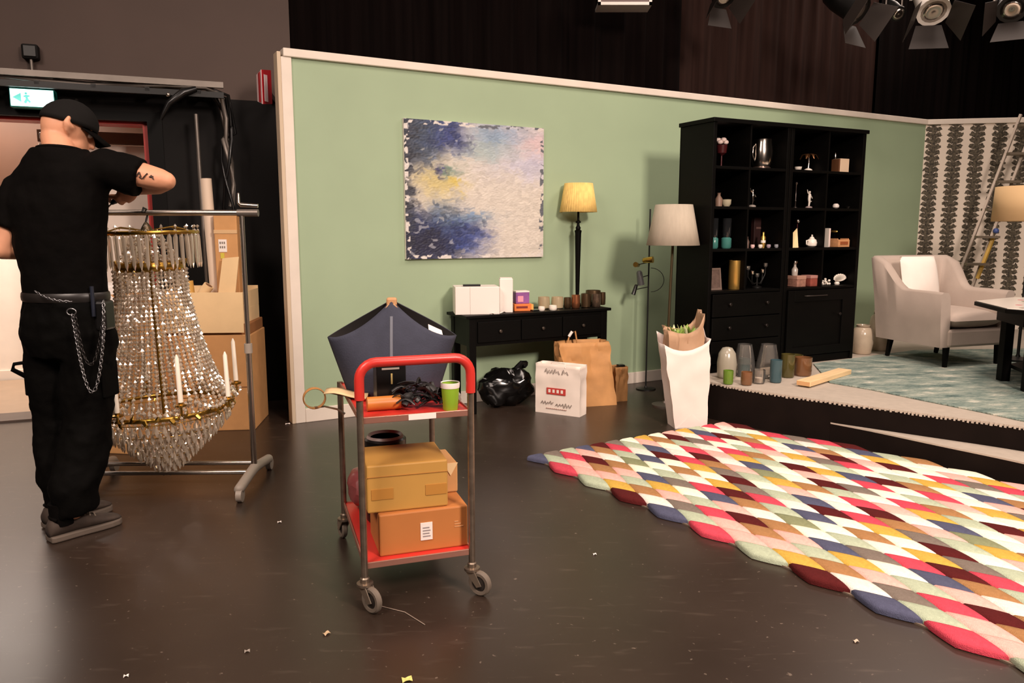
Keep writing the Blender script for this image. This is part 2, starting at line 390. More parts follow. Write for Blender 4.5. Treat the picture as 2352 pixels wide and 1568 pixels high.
# ---- black curtain hung behind the set
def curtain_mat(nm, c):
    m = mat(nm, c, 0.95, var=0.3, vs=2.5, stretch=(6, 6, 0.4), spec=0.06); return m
CS = ws(-0.33, -0.92)
def cur(s0, s1, off, name, label, m, step=0.025, amp=0.045):
    n = int((s1-s0)/step); mb = MB()
    def f(u, v):
        s = s0+u*(s1-s0)
        d = amp*math.sin(s*23+2.2*math.sin(s*3.1))+0.4*amp*math.sin(s*51+1)
        d *= 0.75+0.35*(1-v)
        p = WA+WDIR*s+WN*(off+d); return (p.x, p.y, 0.01+v*5.6)
    mb.sheet(f, n, 6)
    return tag(mb.build(name, m, smooth=180), label, 'curtain', 'black studio curtains')
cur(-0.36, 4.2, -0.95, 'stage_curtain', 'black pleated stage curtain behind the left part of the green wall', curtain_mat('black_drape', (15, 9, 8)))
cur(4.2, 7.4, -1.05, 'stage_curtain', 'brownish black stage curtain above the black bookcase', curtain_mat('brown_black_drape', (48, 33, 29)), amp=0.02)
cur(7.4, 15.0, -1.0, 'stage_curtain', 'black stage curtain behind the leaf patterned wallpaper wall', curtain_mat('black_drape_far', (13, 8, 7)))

# ---- green set wall
WLEN = 6.9; WH = 2.50
def wb(mb, name, m, parent=None, **kw):
    o = mb.build(name, m, parent, **kw); o.location = WA; o.rotation_euler.z = WANG; return o
g = wb(MB().b2((0, 0, 0), (WLEN, 0.05, WH)), 'wall_green', M['green']); g['kind'] = 'structure'
wb(MB().b2((-0.02, -0.03, WH), (WLEN, 0.07, WH+0.055)), 'trim_3', M['cream'], bevel=0.006)['kind'] = 'structure'
wb(MB().b2((-0.035, -0.018, 0), (0.035, 0.0, WH)), 'trim_4', M['cream'], bevel=0.004)['kind'] = 'structure'
wb(MB().b2((-0.06, -0.018, 0), (-0.035, 0.09, WH+0.03)), 'trim_5', mat('raw_flat_edge', (206, 186, 160), 0.7), bevel=0.003)['kind'] = 'structure'
wb(MB().b2((0.035, -0.02, 0), (WLEN, 0.0, 0.10)), 'baseboard_green', M['cream'], bevel=0.004)['kind'] = 'structure'
# ---- wallpapered set wall: printed columns of leaves
def wallpaper():
    m, nt, b = new_mat('leaf_column_wallpaper'); L = nt.links.new
    tc = nd(nt, 'ShaderNodeTexCoord'); sp = nd(nt, 'ShaderNodeSeparateXYZ')
    nz = nd(nt, 'ShaderNodeTexNoise'); nz.inputs['Scale'].default_value = 38; nz.inputs['Detail'].default_value = 2
    L(tc.outputs['Object'], nz.inputs['Vector'])
    vm = nd(nt, 'ShaderNodeVectorMath', operation='MULTIPLY_ADD')
    L(nz.outputs['Color'], vm.inputs[0]); vm.inputs[1].default_value = (0.05, 0, 0.04); L(tc.outputs['Object'], vm.inputs[2])
    L(vm.outputs[0], sp.inputs[0])
    def mth(op, a, b_=None, c_=None):
        n = nd(nt, 'ShaderNodeMath', operation=op)
        for i, v in enumerate((a, b_, c_)):
            if v is None: continue
            if isinstance(v, (int, float)): n.inputs[i].default_value = v
            else: L(v, n.inputs[i])
        return n.outputs[0]
    x, z = sp.outputs['X'], sp.outputs['Z']
    u = mth('ABSOLUTE', mth('SUBTRACT', mth('FRACT', mth('DIVIDE', x, 0.222)), 0.5))     # 0 centre .. 0.5 gap
    # leaves climb outwards and up
    ph = mth('FRACT', mth('DIVIDE', mth('SUBTRACT', z, mth('MULTIPLY', u, 0.10)), 0.062))
    prof = mth('MULTIPLY', mth('SUBTRACT', 1.0, ph), mth('POWER', ph, 0.25))
    lim = mth('MULTIPLY_ADD', prof, 0.24, 0.235)
    leaf = mth('LESS_THAN', u, lim)
    gap = mth('GREATER_THAN', mth('ABSOLUTE', mth('SUBTRACT', ph, 0.06)), 0.05)
    stem = mth('LESS_THAN', u, 0.10)
    fac = mth('MULTIPLY', leaf, mth('MAXIMUM', gap, stem))
    n2 = nd(nt, 'ShaderNodeTexNoise'); n2.inputs['Scale'].default_value = 45; L(tc.outputs['Object'], n2.inputs['Vector'])
    rp = nd(nt, 'ShaderNodeValToRGB'); rp.color_ramp.elements[0].position = 0.35; rp.color_ramp.elements[1].position = 0.7
    rp.color_ramp.elements[0].color = lin((44, 38, 28)); rp.color_ramp.elements[1].color = lin((110, 100, 82)); L(n2.outputs['Fac'], rp.inputs['Fac'])
    mx = nd(nt, 'ShaderNodeMix', data_type='RGBA'); L(fac, mx.inputs[0]); mx.inputs[6].default_value = lin((232, 218, 202)); L(rp.outputs['Color'], mx.inputs[7])
    L(mx.outputs[2], b.inputs['Base Color']); b.inputs['Roughness'].default_value = 0.7
    return m
CR = ws(6.9); RANG = R(-10)
o = MB().b2((0.0, 0, 0), (5.0, 0.05, WH)).build('wall_wallpaper', wallpaper()); o.location = CR; o.rotation_euler.z = RANG; o['kind'] = 'structure'
o = MB().b2((-0.01, -0.03, WH), (5.0, 0.07, WH+0.055)).build('trim_6', M['cream'], bevel=0.006); o.location = CR; o.rotation_euler.z = RANG; o['kind'] = 'structure'

# ---- curved stage platform with a lower step
PH, SH = 0.27, 0.13
top_edge = [(1.36, 5.56), (1.45, 5.39), (1.72, 5.08), (2.06, 4.80), (2.44, 4.50), (2.88, 4.16), (3.25, 3.75), (3.5, 3.25), (3.65, 2.7)]
step_edge = [(2.06, 4.80), (2.24, 4.60), (2.46, 4.30), (2.76, 3.93), (3.0, 3.5), (3.15, 3.0), (3.22, 2.7)]
def smooth_poly(p, it=3):
    for _ in range(it):
        q = [p[0]]
        for a, b in zip(p, p[1:]):
            q += [(a[0]*0.75+b[0]*0.25, a[1]*0.75+b[1]*0.25), (a[0]*0.25+b[0]*0.75, a[1]*0.25+b[1]*0.75)]
        p = q+[p[-1]]
    return p
TE = smooth_poly(top_edge); SE = smooth_poly(step_edge)
wl_a = ws(3.27, 0.06); wl_b = ws(6.88, 0.06); rw = CR+Vector((math.cos(RANG), math.sin(RANG), 0))*4.8+Vector((-0.0, -0.06, 0))
platp = TE+[(8.4, 2.7), (rw.x, rw.y), (wl_b.x, wl_b.y), (wl_a.x, wl_a.y), (1.275, 6.08)]
pside = mat('black_platform_cloth', (22, 15, 12), 0.9, var=0.2, spec=0.1); ptop = mat('beige_needle_felt', (178, 166, 152), 0.9, var=0.06, vs=20, bump=0.15, bs=200)
pf = thing('stage_platform', 'low curved stage platform with beige felt top and black cloth sides', 'platform')
MB().prism(platp, 0, PH-0.012).build('side_skirt', pside, pf)
MB().prism(platp, PH-0.012, PH).build('top_covering', ptop, pf)
stp = SE+[(3.6, 2.7), (3.45, 3.3), (3.2, 3.8), (2.86, 4.2), (2.44, 4.52)]
st = thing('stage_step', 'lower curved black step with beige felt top against the stage platform', 'step')
sin_ = [p for p in TE if p[0] >= 2.06]
stp = SE+[(p[0]-0.004, p[1]-0.004) for p in reversed(sin_)]
MB().prism(stp, 0, SH-0.01).build('side_skirt', pside, st)
MB().prism(stp, SH-0.01, SH).build('top_covering', ptop, st)
# ragged felt fringe stapled along the platform edge
tm = MB(); rn = random.Random(5); acc = 0
for a, b in zip(TE, TE[1:]):
    a = Vector((*a, 0)); b = Vector((*b, 0)); d = (b-a); Ls = d.length; d.normalize(); nn = Vector((d.y, -d.x, 0))
    if nn.y > 0: nn = -nn
    k = max(1, int(Ls/0.021))
    for i in range(k):
        c = a+d*(i+0.5)*Ls/k+nn*0.003
        tm.box((c.x, c.y, PH-0.009-rn.random()*0.004), (0.008+rn.random()*0.008, 0.006, 0.012+rn.random()*0.009), math.atan2(d.y, d.x)+rn.uniform(-.2, .2))
o = tm.build('felt_fringe', ptop, pf); o['kind'] = 'stuff'

# ---- ceiling pipe and studio lamps (pipe above the frame, lamps dip into it)
def spot(name, label, loc, rotz, tilt, s=1.0, body=None, doors=True):
    t = thing(name, label, 'studio lamp', loc, rotz, 'studio lamps hanging from the ceiling pipe')
    Mx = Matrix.Rotation(tilt, 4, 'X')
    b = MB(); b.lathe([(0.04*s, -0.16*s), (0.085*s, -0.15*s), (0.10*s, -0.05*s), (0.10*s, 0.12*s), (0.115*s, 0.12*s), (0.115*s, 0.15*s), (0.09*s, 0.15*s)], 16, Mx @ Matrix.Rotation(math.pi/2, 4, 'X'))
    b.build('lamp_body', body or M['black_metal'], t, smooth=35)
    MB().lathe([(0.0, 0.152*s), (0.05*s, 0.158*s), (0.088*s, 0.15*s)], 16, Mx @ Matrix.Rotation(math.pi/2, 4, 'X')).build('lens', M['silver'], t, smooth=180)
    MB().limb([(-0.13*s, 0, 0), (-0.13*s, 0, 0.2*s), (0, 0, 0.24*s), (0.13*s, 0, 0.2*s), (0.13*s, 0, 0)], [(0.012*s, 0.004*s)]*5, 6, up=(0, 1, 0)).build('yoke', M['grey_metal'], t)
    MB().cyl((0, 0, 0.24*s), (0, 0, 4.02-loc[2]), 0.012).build('hanger', M['black_metal'], t)
    if doors:
        for k, (sx, sz) in enumerate(((1, 0), (-1, 0), (0, 1), (0, -1))):
            q = MB()
            c = Vector((sx*0.11*s, -0.15*s, sz*0.11*s)); o_ = Vector((sx*0.20*s, -0.30*s, sz*0.20*s)); sd = Vector((sz, 0, sx))
            q.add([c-sd*0.09*s, c+sd*0.09*s, o_+sd*0.14*s, o_-sd*0.14*s], [(0, 1, 2, 3)], Mx)
            q.build('barn_door', mat('barn_door_black', (46, 38, 34), 0.55), t, solid=0.003)
    return t
pip = MB().limb([(0.75, 7.2, 4.05), (8, 7.2, 4.05)], 0.025, 10).build('lighting_pipe', M['black_metal'], smooth=40)
tag(pip, 'black ceiling pipe that carries the studio lamps', 'pipe')
for x_ in (1, 3.5, 6): MB().cyl((x_, 7.2, 4.05), (x_, 7.2, 5.7), 0.012).build('suspension_rod', M['black_metal'], pip)
wht = mat('lamp_white', (238, 230, 222), 0.4)
spot('studio_lamp', 'dark lamp with blue glinting lens and wide barn doors over the bookcase', at(1940, 5, 7.15), R(35), R(38), 1.15)
spot('studio_lamp', 'small black lamp with white glinting lens between two larger lamps', at(2053, 22, 7.15), R(10), R(40), 0.6, doors=False)
spot('studio_lamp', 'white bodied studio lamp with open barn doors above the wallpaper', at(2135, 0, 7.15), R(-8), R(48), 1.2, body=wht)
spot('studio_lamp', 'black studio lamp with bright yoke at the far end of the pipe', at(2325, 5, 7.15), R(-30), R(35), 1.05)
spot('studio_lamp', 'black barn door lamp tilted down alone on the pipe', at(1650, -28, 7.15), R(25), R(50), 0.95)
t = thing('softbox', 'white framed soft light panel hanging above the green wall', 'studio lamp', at(1432, -20, 7.1), 0)
MB().b2((-0.23, -0.1, -0.13), (0.23, 0.1, 0.1)).build('housing', M['black_metal'], t)
MB().b2((-0.235, -0.115, -0.145), (0.235, 0.115, -0.12)).b2((-0.235, -0.115, -0.145), (-0.21, -0.1, 0.1)).b2((0.21, -0.115, -0.145), (0.235, -0.1, 0.1)).build('frame', wht, t)
MB().b2((-0.21, -0.112, -0.12), (0.21, -0.1, 0.1)).build('diffuser', mat('diffuser_grey', (120, 100, 96), 0.6), t)
MB().cyl((0, 0, 0.1), (0, 0, 4.03-t.location.z), 0.012).build('hanger', M['black_metal'], t)

# ================================================================== PERSON
MO = Vector((-1.97, 3.35, 0))
man = thing('person', 'person in black cap, t-shirt and cargo trousers working a screwdriver at the clothes rack', 'person', MO)
def L3(x, y, z): return Vector((x, y, z))-MO
def remesh(o, vox, it=6, fac=0.5):
    d = o.modifiers.new('remesh', 'REMESH'); d.mode = 'VOXEL'; d.voxel_size = vox; d.use_smooth_shade = True
    if it:
        d = o.modifiers.new('smooth', 'SMOOTH'); d.iterations = it; d.factor = fac
    return o
def disp(o, scale, strength, mid=0.5):
    tx = bpy.data.textures.new('cloth_folds', 'CLOUDS'); tx.noise_scale = scale; tx.noise_depth = 2
    d = o.modifiers.new('folds', 'DISPLACE'); d.texture = tx; d.strength = strength; d.mid_level = mid; d.texture_coords = 'LOCAL'
def ell(c, rx, ry, ang=0.0, tilt=0.0, n=20, p=2.0):
    out = []
    for j in range(n):
        a = 2*math.pi*j/n; ca, sa = math.cos(a), math.sin(a)
        x = rx*math.copysign(abs(ca)**(2/p), ca); y = ry*math.copysign(abs(sa)**(2/p), sa)
        out.append(Vector((c[0]+x*math.cos(ang)-y*math.sin(ang), c[1]+x*math.sin(ang)+y*math.cos(ang), c[2]+tilt*y)))
    return out
TA = R(-12)          # torso: width axis turned slightly so that the chest looks away and to the right
shR = L3(-1.765, 3.40, 1.635); elR = L3(-1.512, 3.40, 1.572); wrR = L3(-1.715, 3.53, 1.545)
shL = L3(-2.165, 3.42, 1.530); elL = L3(-2.235, 3.36, 1.275); wrL = L3(-2.10, 3.58, 1.285)
hipR = L3(-1.895, 3.37, 0.93); knR = L3(-1.925, 3.37, 0.50); anR = L3(-1.965, 3.265, 0.11)
hipL = L3(-2.085, 3.41, 0.93); knL = L3(-2.115, 3.45, 0.50); anL = L3(-2.10, 3.42, 0.11)
neck = L3(-1.975, 3.42, 1.70); hd = L3(-1.968, 3.475, 1.802)
# head frame: looks away and right, tilted down
hdir = Vector((0.72, 0.62, -0.36)).normalized(); hside = hdir.cross(Vector((0, 0, 1))).normalized(); hup = hside.cross(hdir).normalized()
HM = Matrix(((hside.x, hdir.x, hup.x, hd.x), (hside.y, hdir.y, hup.y, hd.y), (hside.z, hdir.z, hup.z, hd.z), (0, 0, 0, 1)))   # local: x right, y forward, z up
b = MB()
b.ball((0, -0.01, 0.01), (0.076, 0.098, 0.105), 24, 16, HM)                 # skull
b.ball((0, 0.035, -0.055), (0.058, 0.062, 0.075), 20, 12, HM)               # jaw and face
b.ball((0, 0.082, -0.105), (0.026, 0.02, 0.02), 10, 8, HM)                  # chin
b.limb([HM @ Vector(p) for p in ((0, 0.088, 0.02), (0, 0.108, -0.015), (0, 0.112, -0.035))], [0.008, 0.011, 0.014], 10, round_ends=True)   # nose
b.limb([HM @ Vector(p) for p in ((-0.045, 0.075, 0.028), (0, 0.09, 0.03), (0.045, 0.075, 0.028))], 0.011, 8, round_ends=True)             # brow
b.limb([HM @ Vector(p) for p in ((-0.022, 0.094, -0.07), (0, 0.1, -0.068), (0.022, 0.094, -0.07))], 0.008, 8, round_ends=True)            # lips
for sx in (-1, 1):                                                           # ears
    b.limb([HM @ Vector(p) for p in ((sx*0.072, -0.008, 0.03), (sx*0.086, -0.022, 0.036), (sx*0.089, -0.028, 0.01), (sx*0.082, -0.016, -0.018), (sx*0.073, -0.004, -0.03))], [0.008, 0.010, 0.011, 0.010, 0.008], 8, round_ends=True)
    b.limb([HM @ Vector((sx*0.074, -0.002, 0.0)), HM @ Vector((sx*0.084, -0.018, 0.004))], 0.016, 8, round_ends=True)
b.limb([neck+Vector((0, -0.03, -0.09)), neck+Vector((0.002, -0.01, 0)), HM @ Vector((0, -0.03, -0.055))], [0.078, 0.064, 0.062], 18, round_ends=True)
b.limb([neck+Vector((-0.11, -0.02, -0.085)), neck+Vector((-0.01, -0.015, -0.04)), neck+Vector((0.11, -0.02, -0.075))], [0.032, 0.058, 0.032], 14, round_ends=True)
# torso core and legs (under the clothes)
b.rings([ell(L3(-1.99, 3.385, 0.86), 0.155, 0.10, TA), ell(L3(-1.99, 3.385, 1.05), 0.145, 0.095, TA), ell(L3(-2.0, 3.39, 1.25), 0.155, 0.10, TA), ell(L3(-2.0, 3.41, 1.45), 0.175, 0.105, TA), ell(L3(-1.985, 3.41, 1.60), 0.165, 0.085, TA), ell(L3(-1.98, 3.41, 1.66), 0.09, 0.06, TA)])
for h_, k_, a_ in ((hipR, knR, anR), (hipL, knL, anL)):
    b.limb([h_, (h_+k_)/2, k_, (k_*0.6+a_*0.4), a_], [0.085, 0.075, 0.055, 0.058, 0.04], 14, round_ends=True)
# arms
b.limb([L3(-1.90, 3.40, 1.60), shR, shR*0.5+elR*0.5, elR+(shR-elR)*0.08, elR], [0.055, 0.062, 0.056, 0.047, 0.040], 16, round_ends=True)
b.limb([elR, elR*0.7+wrR*0.3, elR*0.3+wrR*0.7, wrR], [0.040, 0.049, 0.037, 0.028], 16, round_ends=True)
b.limb([L3(-2.08, 3.42, 1.58), shL, shL*0.5+elL*0.5, elL], [0.055, 0.060, 0.052, 0.043], 16, round_ends=True)
b.limb([elL, elL*0.7+wrL*0.3, elL*0.3+wrL*0.7, wrL], [0.043, 0.050, 0.037, 0.028], 16, round_ends=True)
# right hand closed on the screwdriver handle
h0 = at(258, 466, 3.55)-MO; h1 = at(302, 432, 3.57)-MO                      # handle: tip end, butt end
ax = (h1-h0).normalized(); hc = h0*0.42+h1*0.58
pd = (wrR-hc); pd = (pd-ax*pd.dot(ax)).normalized(); qd = ax.cross(pd)
pal = hc+pd*0.030
b.limb([wrR, wrR*0.45+pal*0.55, pal], [(0.027, 0.022), (0.040, 0.020), (0.042, 0.018)], 14, up=pd, round_ends=True)
for i in range(4):
    c = hc+ax*(0.034-0.0225*i); ln = (0.95, 1.05, 1.0, 0.82)[i]; pts = []
    for k in range(6):
        a = R(-20+48*k*ln); rr = 0.0285
        pts.append(c+pd*(rr*math.cos(a))+qd*(rr*math.sin(a)))
    b.limb(pts, [0.0105, 0.0105, 0.010, 0.0095, 0.009, 0.008], 8, up=ax, round_ends=True)
b.limb([pal+ax*-0.02-qd*0.012, hc-ax*0.048-qd*0.028, hc-ax*0.062-qd*0.020+pd*-0.008, hc-ax*0.070-qd*0.006+pd*-0.018], [0.014, 0.0125, 0.011, 0.009], 8, round_ends=True)
# left hand, half closed on the clothes rack's far rail
lf = (Vector((0.62, 0.75, 0.12))).normalized(); ls = lf.cross(Vector((0, 0, 1))).normalized(); lu = ls.cross(lf)
pl_ = wrL+lf*0.085
b.limb([wrL, wrL+lf*0.04, pl_], [(0.027, 0.022), (0.040, 0.019), (0.041, 0.016)], 14, up=lu, round_ends=True)
for i in range(4):
    s0 = pl_+ls*(-0.03+0.02*i); ln = (0.9, 1.0, 0.97, 0.78)[i]
    b.limb([s0, s0+lf*0.036*ln-lu*0.006, s0+lf*0.058*ln-lu*0.028, s0+lf*0.052*ln-lu*0.050], [0.0105, 0.010, 0.009, 0.008], 8, up=ls, round_ends=True)
b.limb([wrL+lf*0.03-ls*0.03, wrL+lf*0.06-ls*0.058-lu*0.01, wrL+lf*0.09-ls*0.062-lu*0.025], [0.015, 0.012, 0.009], 8, round_ends=True)
body = remesh(b.build('body', M['skin'], man), 0.0062, 5)
# tattoo lines on the raised arm, lying on the skin
tt = MB(); ua = (elR-shR).normalized()
for k, (p0, p1) in enumerate((((0.60, 10), (0.63, -12)), ((0.63, -12), (0.67, 6)), ((0.70, 14), (0.76, -16)), ((0.80, -2), (0.86, -8)), ((0.82, -12), (0.87, 4)), ((0.64, 8), (0.68, 14)))):
    def sk(t_, dg):
        c = shR+(elR-shR)*t_; f_ = Vector((0, -1, 0)); f_ = (f_-ua*f_.dot(ua)).normalized(); g_ = ua.cross(f_); a_ = R(dg)
        r_ = 0.0565-0.018*max(0, t_-0.5)
        return c+f_*(r_*math.cos(a_))+g_*(r_*math.sin(a_))
    tt.limb([sk(*p0), sk((p0[0]+p1[0])/2, (p0[1]+p1[1])/2), sk(*p1)], 0.0032, 5)
tt.build('tattoo', mat('tattoo_ink', (60, 40, 32), 0.7), man)
# eyes
for sx in (-1, 1): MB().ball((sx*0.03, 0.083, 0.005), 0.012, 12, 8, HM).build('eye', mat('eye_white', (230, 220, 210), 0.3), man, smooth=180)
# shaved hair
hb = MB(); rs = []
for i in range(9):
    a = R(2+i*10.5); rs.append([HM @ Vector((0.0785*math.cos(t_)*math.sin(a), -0.012+0.1*math.sin(t_)*math.sin(a), 0.012+0.107*math.cos(a))) for t_ in [math.pi+math.pi*j/18 for j in range(19)]])
o_ = len(hb.v)
for r_ in rs: hb.v += r_
for i in range(8):
    for j in range(18): hb.f.append((o_+i*19+j, o_+i*19+j+1, o_+(i+1)*19+j+1, o_+(i+1)*19+j))
hb.build('cropped_hair', mat('cropped_hair', (176, 122, 92), 0.8, var=0.2, vs=120), man, smooth=180)
# cap
cp = MB(); rs = []
for i in range(9):
    a = R(4+i*11.5); k_ = 0.0925 if i < 8 else 0.094
    rs.append([HM @ Vector((k_*0.94*math.cos(t_)*math.sin(a), -0.004+(0.118 if math.sin(t_) > 0 else 0.112)*math.sin(t_)*math.sin(a), 0.038+0.094*math.cos(a)-0.02*(1-math.sin(t_))/2*math.sin(a))) for t_ in [2*math.pi*j/32 for j in range(32)]])
cp.rings(rs, cap=False); cp.f.append(tuple(range(32)))
cap = cp.build('cap', mat('black_cap', (20, 18, 17), 0.85, var=0.15, spec=0.15), man, smooth=180, solid=0.004)
vz = MB()
vz.sheet(lambda u, v: HM @ Vector(((u-0.5)*2*0.078*(1-0.25*v*v), 0.085+0.095*v*(1-0.35*(2*u-1)**2)-0.05*(2*u-1)**2*(1-v), 0.036-0.035*v-0.02*(2*u-1)**2)), 14, 6)
vz.build('visor', M['black_cloth'], cap, smooth=180, solid=0.005)
MB().ball((0, -0.004, 0.134), 0.008, 8, 6, HM).build('cap_button', M['black_cloth'], cap, smooth=180)
# t-shirt
s = MB()
s.rings([ell(L3(-1.985, 3.385, 1.055), 0.188, 0.130, TA), ell(L3(-1.985, 3.385, 1.10), 0.190, 0.132, TA), ell(L3(-1.99, 3.385, 1.20), 0.196, 0.134, TA),
         ell(L3(-1.995, 3.39, 1.34), 0.212, 0.138, TA), ell(L3(-1.995, 3.40, 1.47), 0.226, 0.136, TA, p=2.4), ell(L3(-1.985, 3.41, 1.565), 0.226, 0.122, TA, p=2.4), ell(L3(-1.982, 3.41, 1.605), 0.214, 0.116, TA, p=2.2),
         ell(L3(-1.980, 3.412, 1.642), 0.185, 0.110, TA), ell(L3(-1.976, 3.412, 1.682), 0.146, 0.106, TA), ell(L3(-1.972, 3.412, 1.712), 0.112, 0.100, TA)], cap=True)
s.limb([L3(-1.90, 3.40, 1.565), shR+Vector((0, 0, -0.01)), shR+(elR-shR)*0.38+Vector((0, 0, -0.012)), shR+(elR-shR)*0.56+Vector((0, 0, -0.016))], [(0.10, 0.10), (0.088, 0.090), (0.080, 0.088), (0.076, 0.088)], 18, round_ends=False)
s.limb([L3(-2.08, 3.41, 1.54), shL, shL+(elL-shL)*0.35, shL+(elL-shL)*0.66], [(0.085, 0.09), (0.078, 0.080), (0.080, 0.080), (0.080, 0.080)], 18)
shirt = remesh(s.build('t_shirt', M['black_cloth'], man), 0.010, 7); disp(shirt, 0.16, 0.020); disp(shirt, 0.05, 0.006)
MB().limb([neck+Vector((0.088*math.cos(a), -0.004+0.082*math.sin(a), 0.004-0.010*math.sin(a))) for a in [2*math.pi*k/24 for k in range(24)]], 0.009, 8, closed=True).build('collar', M['black_cloth'], shirt, smooth=180)
# cargo trousers
q = MB()
q.rings([ell(L3(-1.99, 3.39, 0.80), 0.20, 0.135, TA), ell(L3(-1.99, 3.385, 0.90), 0.222, 0.146, TA), ell(L3(-1.99, 3.385, 0.98), 0.214, 0.142, TA), ell(L3(-1.985, 3.385, 1.075), 0.188, 0.130, TA)])
q.limb([hipR+Vector((0, 0, -0.02)), hipR*0.6+knR*0.4, knR, knR*0.55+anR*0.45, anR+Vector((0.0, 0.0, 0.10)), anR+Vector((0.012, 0.012, 0.0))], [0.122, 0.116, 0.107, 0.106, 0.100, 0.090], 20)
q.limb([hipL+Vector((0, 0, -0.02)), hipL*0.6+knL*0.4, knL, knL*0.55+anL*0.45, anL+Vector((0.0, 0.0, 0.10)), anL+Vector((0.012, 0.012, 0.0))], [0.116, 0.110, 0.100, 0.100, 0.094, 0.086], 20)
tro = remesh(q.build('trousers', M['trouser'], man), 0.011, 6); disp(tro, 0.13, 0.030); disp(tro, 0.05, 0.010)
# back pocket, thigh pocket flaps
def pocket(c, sz, rz, nm):
    MB().box((0, 0, 0), sz).build(nm, M['trouser'], tro, bevel=0.008, loc=c, rotz=rz)
for a_ in (R(-62), R(-118)):
    c_ = Vector((0.214*math.cos(a_), 0.142*math.sin(a_), 0)); tg = Vector((-0.214*math.sin(a_), 0.142*math.cos(a_), 0))
    c_ = Matrix.Rotation(TA, 3, 'Z') @ c_; tg = Matrix.Rotation(TA, 3, 'Z') @ tg
    pocket(L3(-1.99, 3.385, 0.93)+c_*0.90, (0.12, 0.010, 0.13), math.atan2(tg.y, tg.x), 'back_pocket')
pocket(L3(-2.19, 3.42, 0.70), (0.02, 0.12, 0.16), R(6), 'cargo_pocket'); pocket(L3(-1.805, 3.36, 0.70), (0.018, 0.11, 0.16), R(-4), 'cargo_pocket')
MB().limb([L3(-2.17, 3.36, 0.775), L3(-2.215, 3.34, 0.77), L3(-2.225, 3.34, 0.745), L3(-2.18, 3.36, 0.71)], [(0.02, 0.008)]*4, 8).build('pocket_tab', M['trouser'], tro, smooth=60)
# belt with pouch, keys and chains
bt = MB(); bt.limb([L3(-1.985, 3.385, 1.07)+Vector((0.193*math.cos(a)*math.cos(TA)-0.135*math.sin(a)*math.sin(TA), 0.193*math.cos(a)*math.sin(TA)+0.135*math.sin(a)*math.cos(TA), 0)) for a in [2*math.pi*k/40 for k in range(40)]], [(0.005, 0.02)]*40, 8, up=(0, 0, 1), closed=True)
belt = bt.build('belt', mat('black_belt_leather', (34, 30, 28), 0.4), man, smooth=50)
pc = L3(-1.79, 3.33, 0.99)
MB().box(pc, (0.05, 0.09, 0.13)).build('tool_pouch', M['black_plastic'], belt, bevel=0.012)
MB().cyl(pc+Vector((-0.02, -0.05, 0.0)), pc+Vector((-0.02, -0.05, 0.13)), 0.008).build('tool_handle', mat('dark_handle_grip', (30, 34, 46), 0.4), belt)
def chain(nm, pts, m, r=0.0065):
    """links along a smooth path"""
    P = []
    for a_, b_ in zip(pts, pts[1:]):
        n = max(1, int((b_-a_).length/0.012)); P += [a_+(b_-a_)*i/n for i in range(n)]
    c = MB()
    for i in range(0, len(P)-1):
        d_ = (P[i+1]-P[i]).normalized(); sd = d_.cross(Vector((0, 1, 0))).normalized() if i % 2 else Vector((0, 1, 0))
        mid = (P[i]+P[i+1])/2; pp = [mid+d_*(0.010*math.cos(a_))+sd*(r*math.sin(a_)) for a_ in [2*math.pi*k/8 for k in range(8)]]
        c.limb(pp, 0.0022, 4, closed=True)
    return c.build(nm, m, man, smooth=180)
def P3(x, y, Y=3.20): return at(x, y, Y)-MO
def arc(p, q, sag, n=14):
    out = []
    for i in range(n+1):
        u = i/n; w_ = p*(1-u)+q*u; w_ = w_+Vector((0, -0.02*math.sin(math.pi*u), -sag*(1-(2*u-1)**2))); out.append(w_)
    return out
chainm = mat('dull_chain_steel', (150, 148, 150), 0.3, 0.9)
chain('wallet_chain', arc(P3(166, 722), P3(240, 735, 3.21), 0.32), chainm)
chain('wallet_chain', arc(P3(172, 722), P3(236, 730, 3.21), 0.205), mat('black_chain', (60, 56, 55), 0.35, 0.8), 0.0055)
chain('key_chain', arc(P3(80, 668, 3.22), P3(172, 692, 3.2), 0.012), chainm, 0.004)
chain('key_chain', [P3(238, 690, 3.22), P3(238, 720, 3.2), P3(236, 790, 3.2)], chainm, 0.006)
MB().limb([P3(164, 716)+Vector((0.02*math.cos(a), 0, 0.014*math.sin(a))) for a in [2*math.pi*k/12 for k in range(12)]], 0.003, 6, closed=True).build('key_ring', chainm, man, smooth=180)
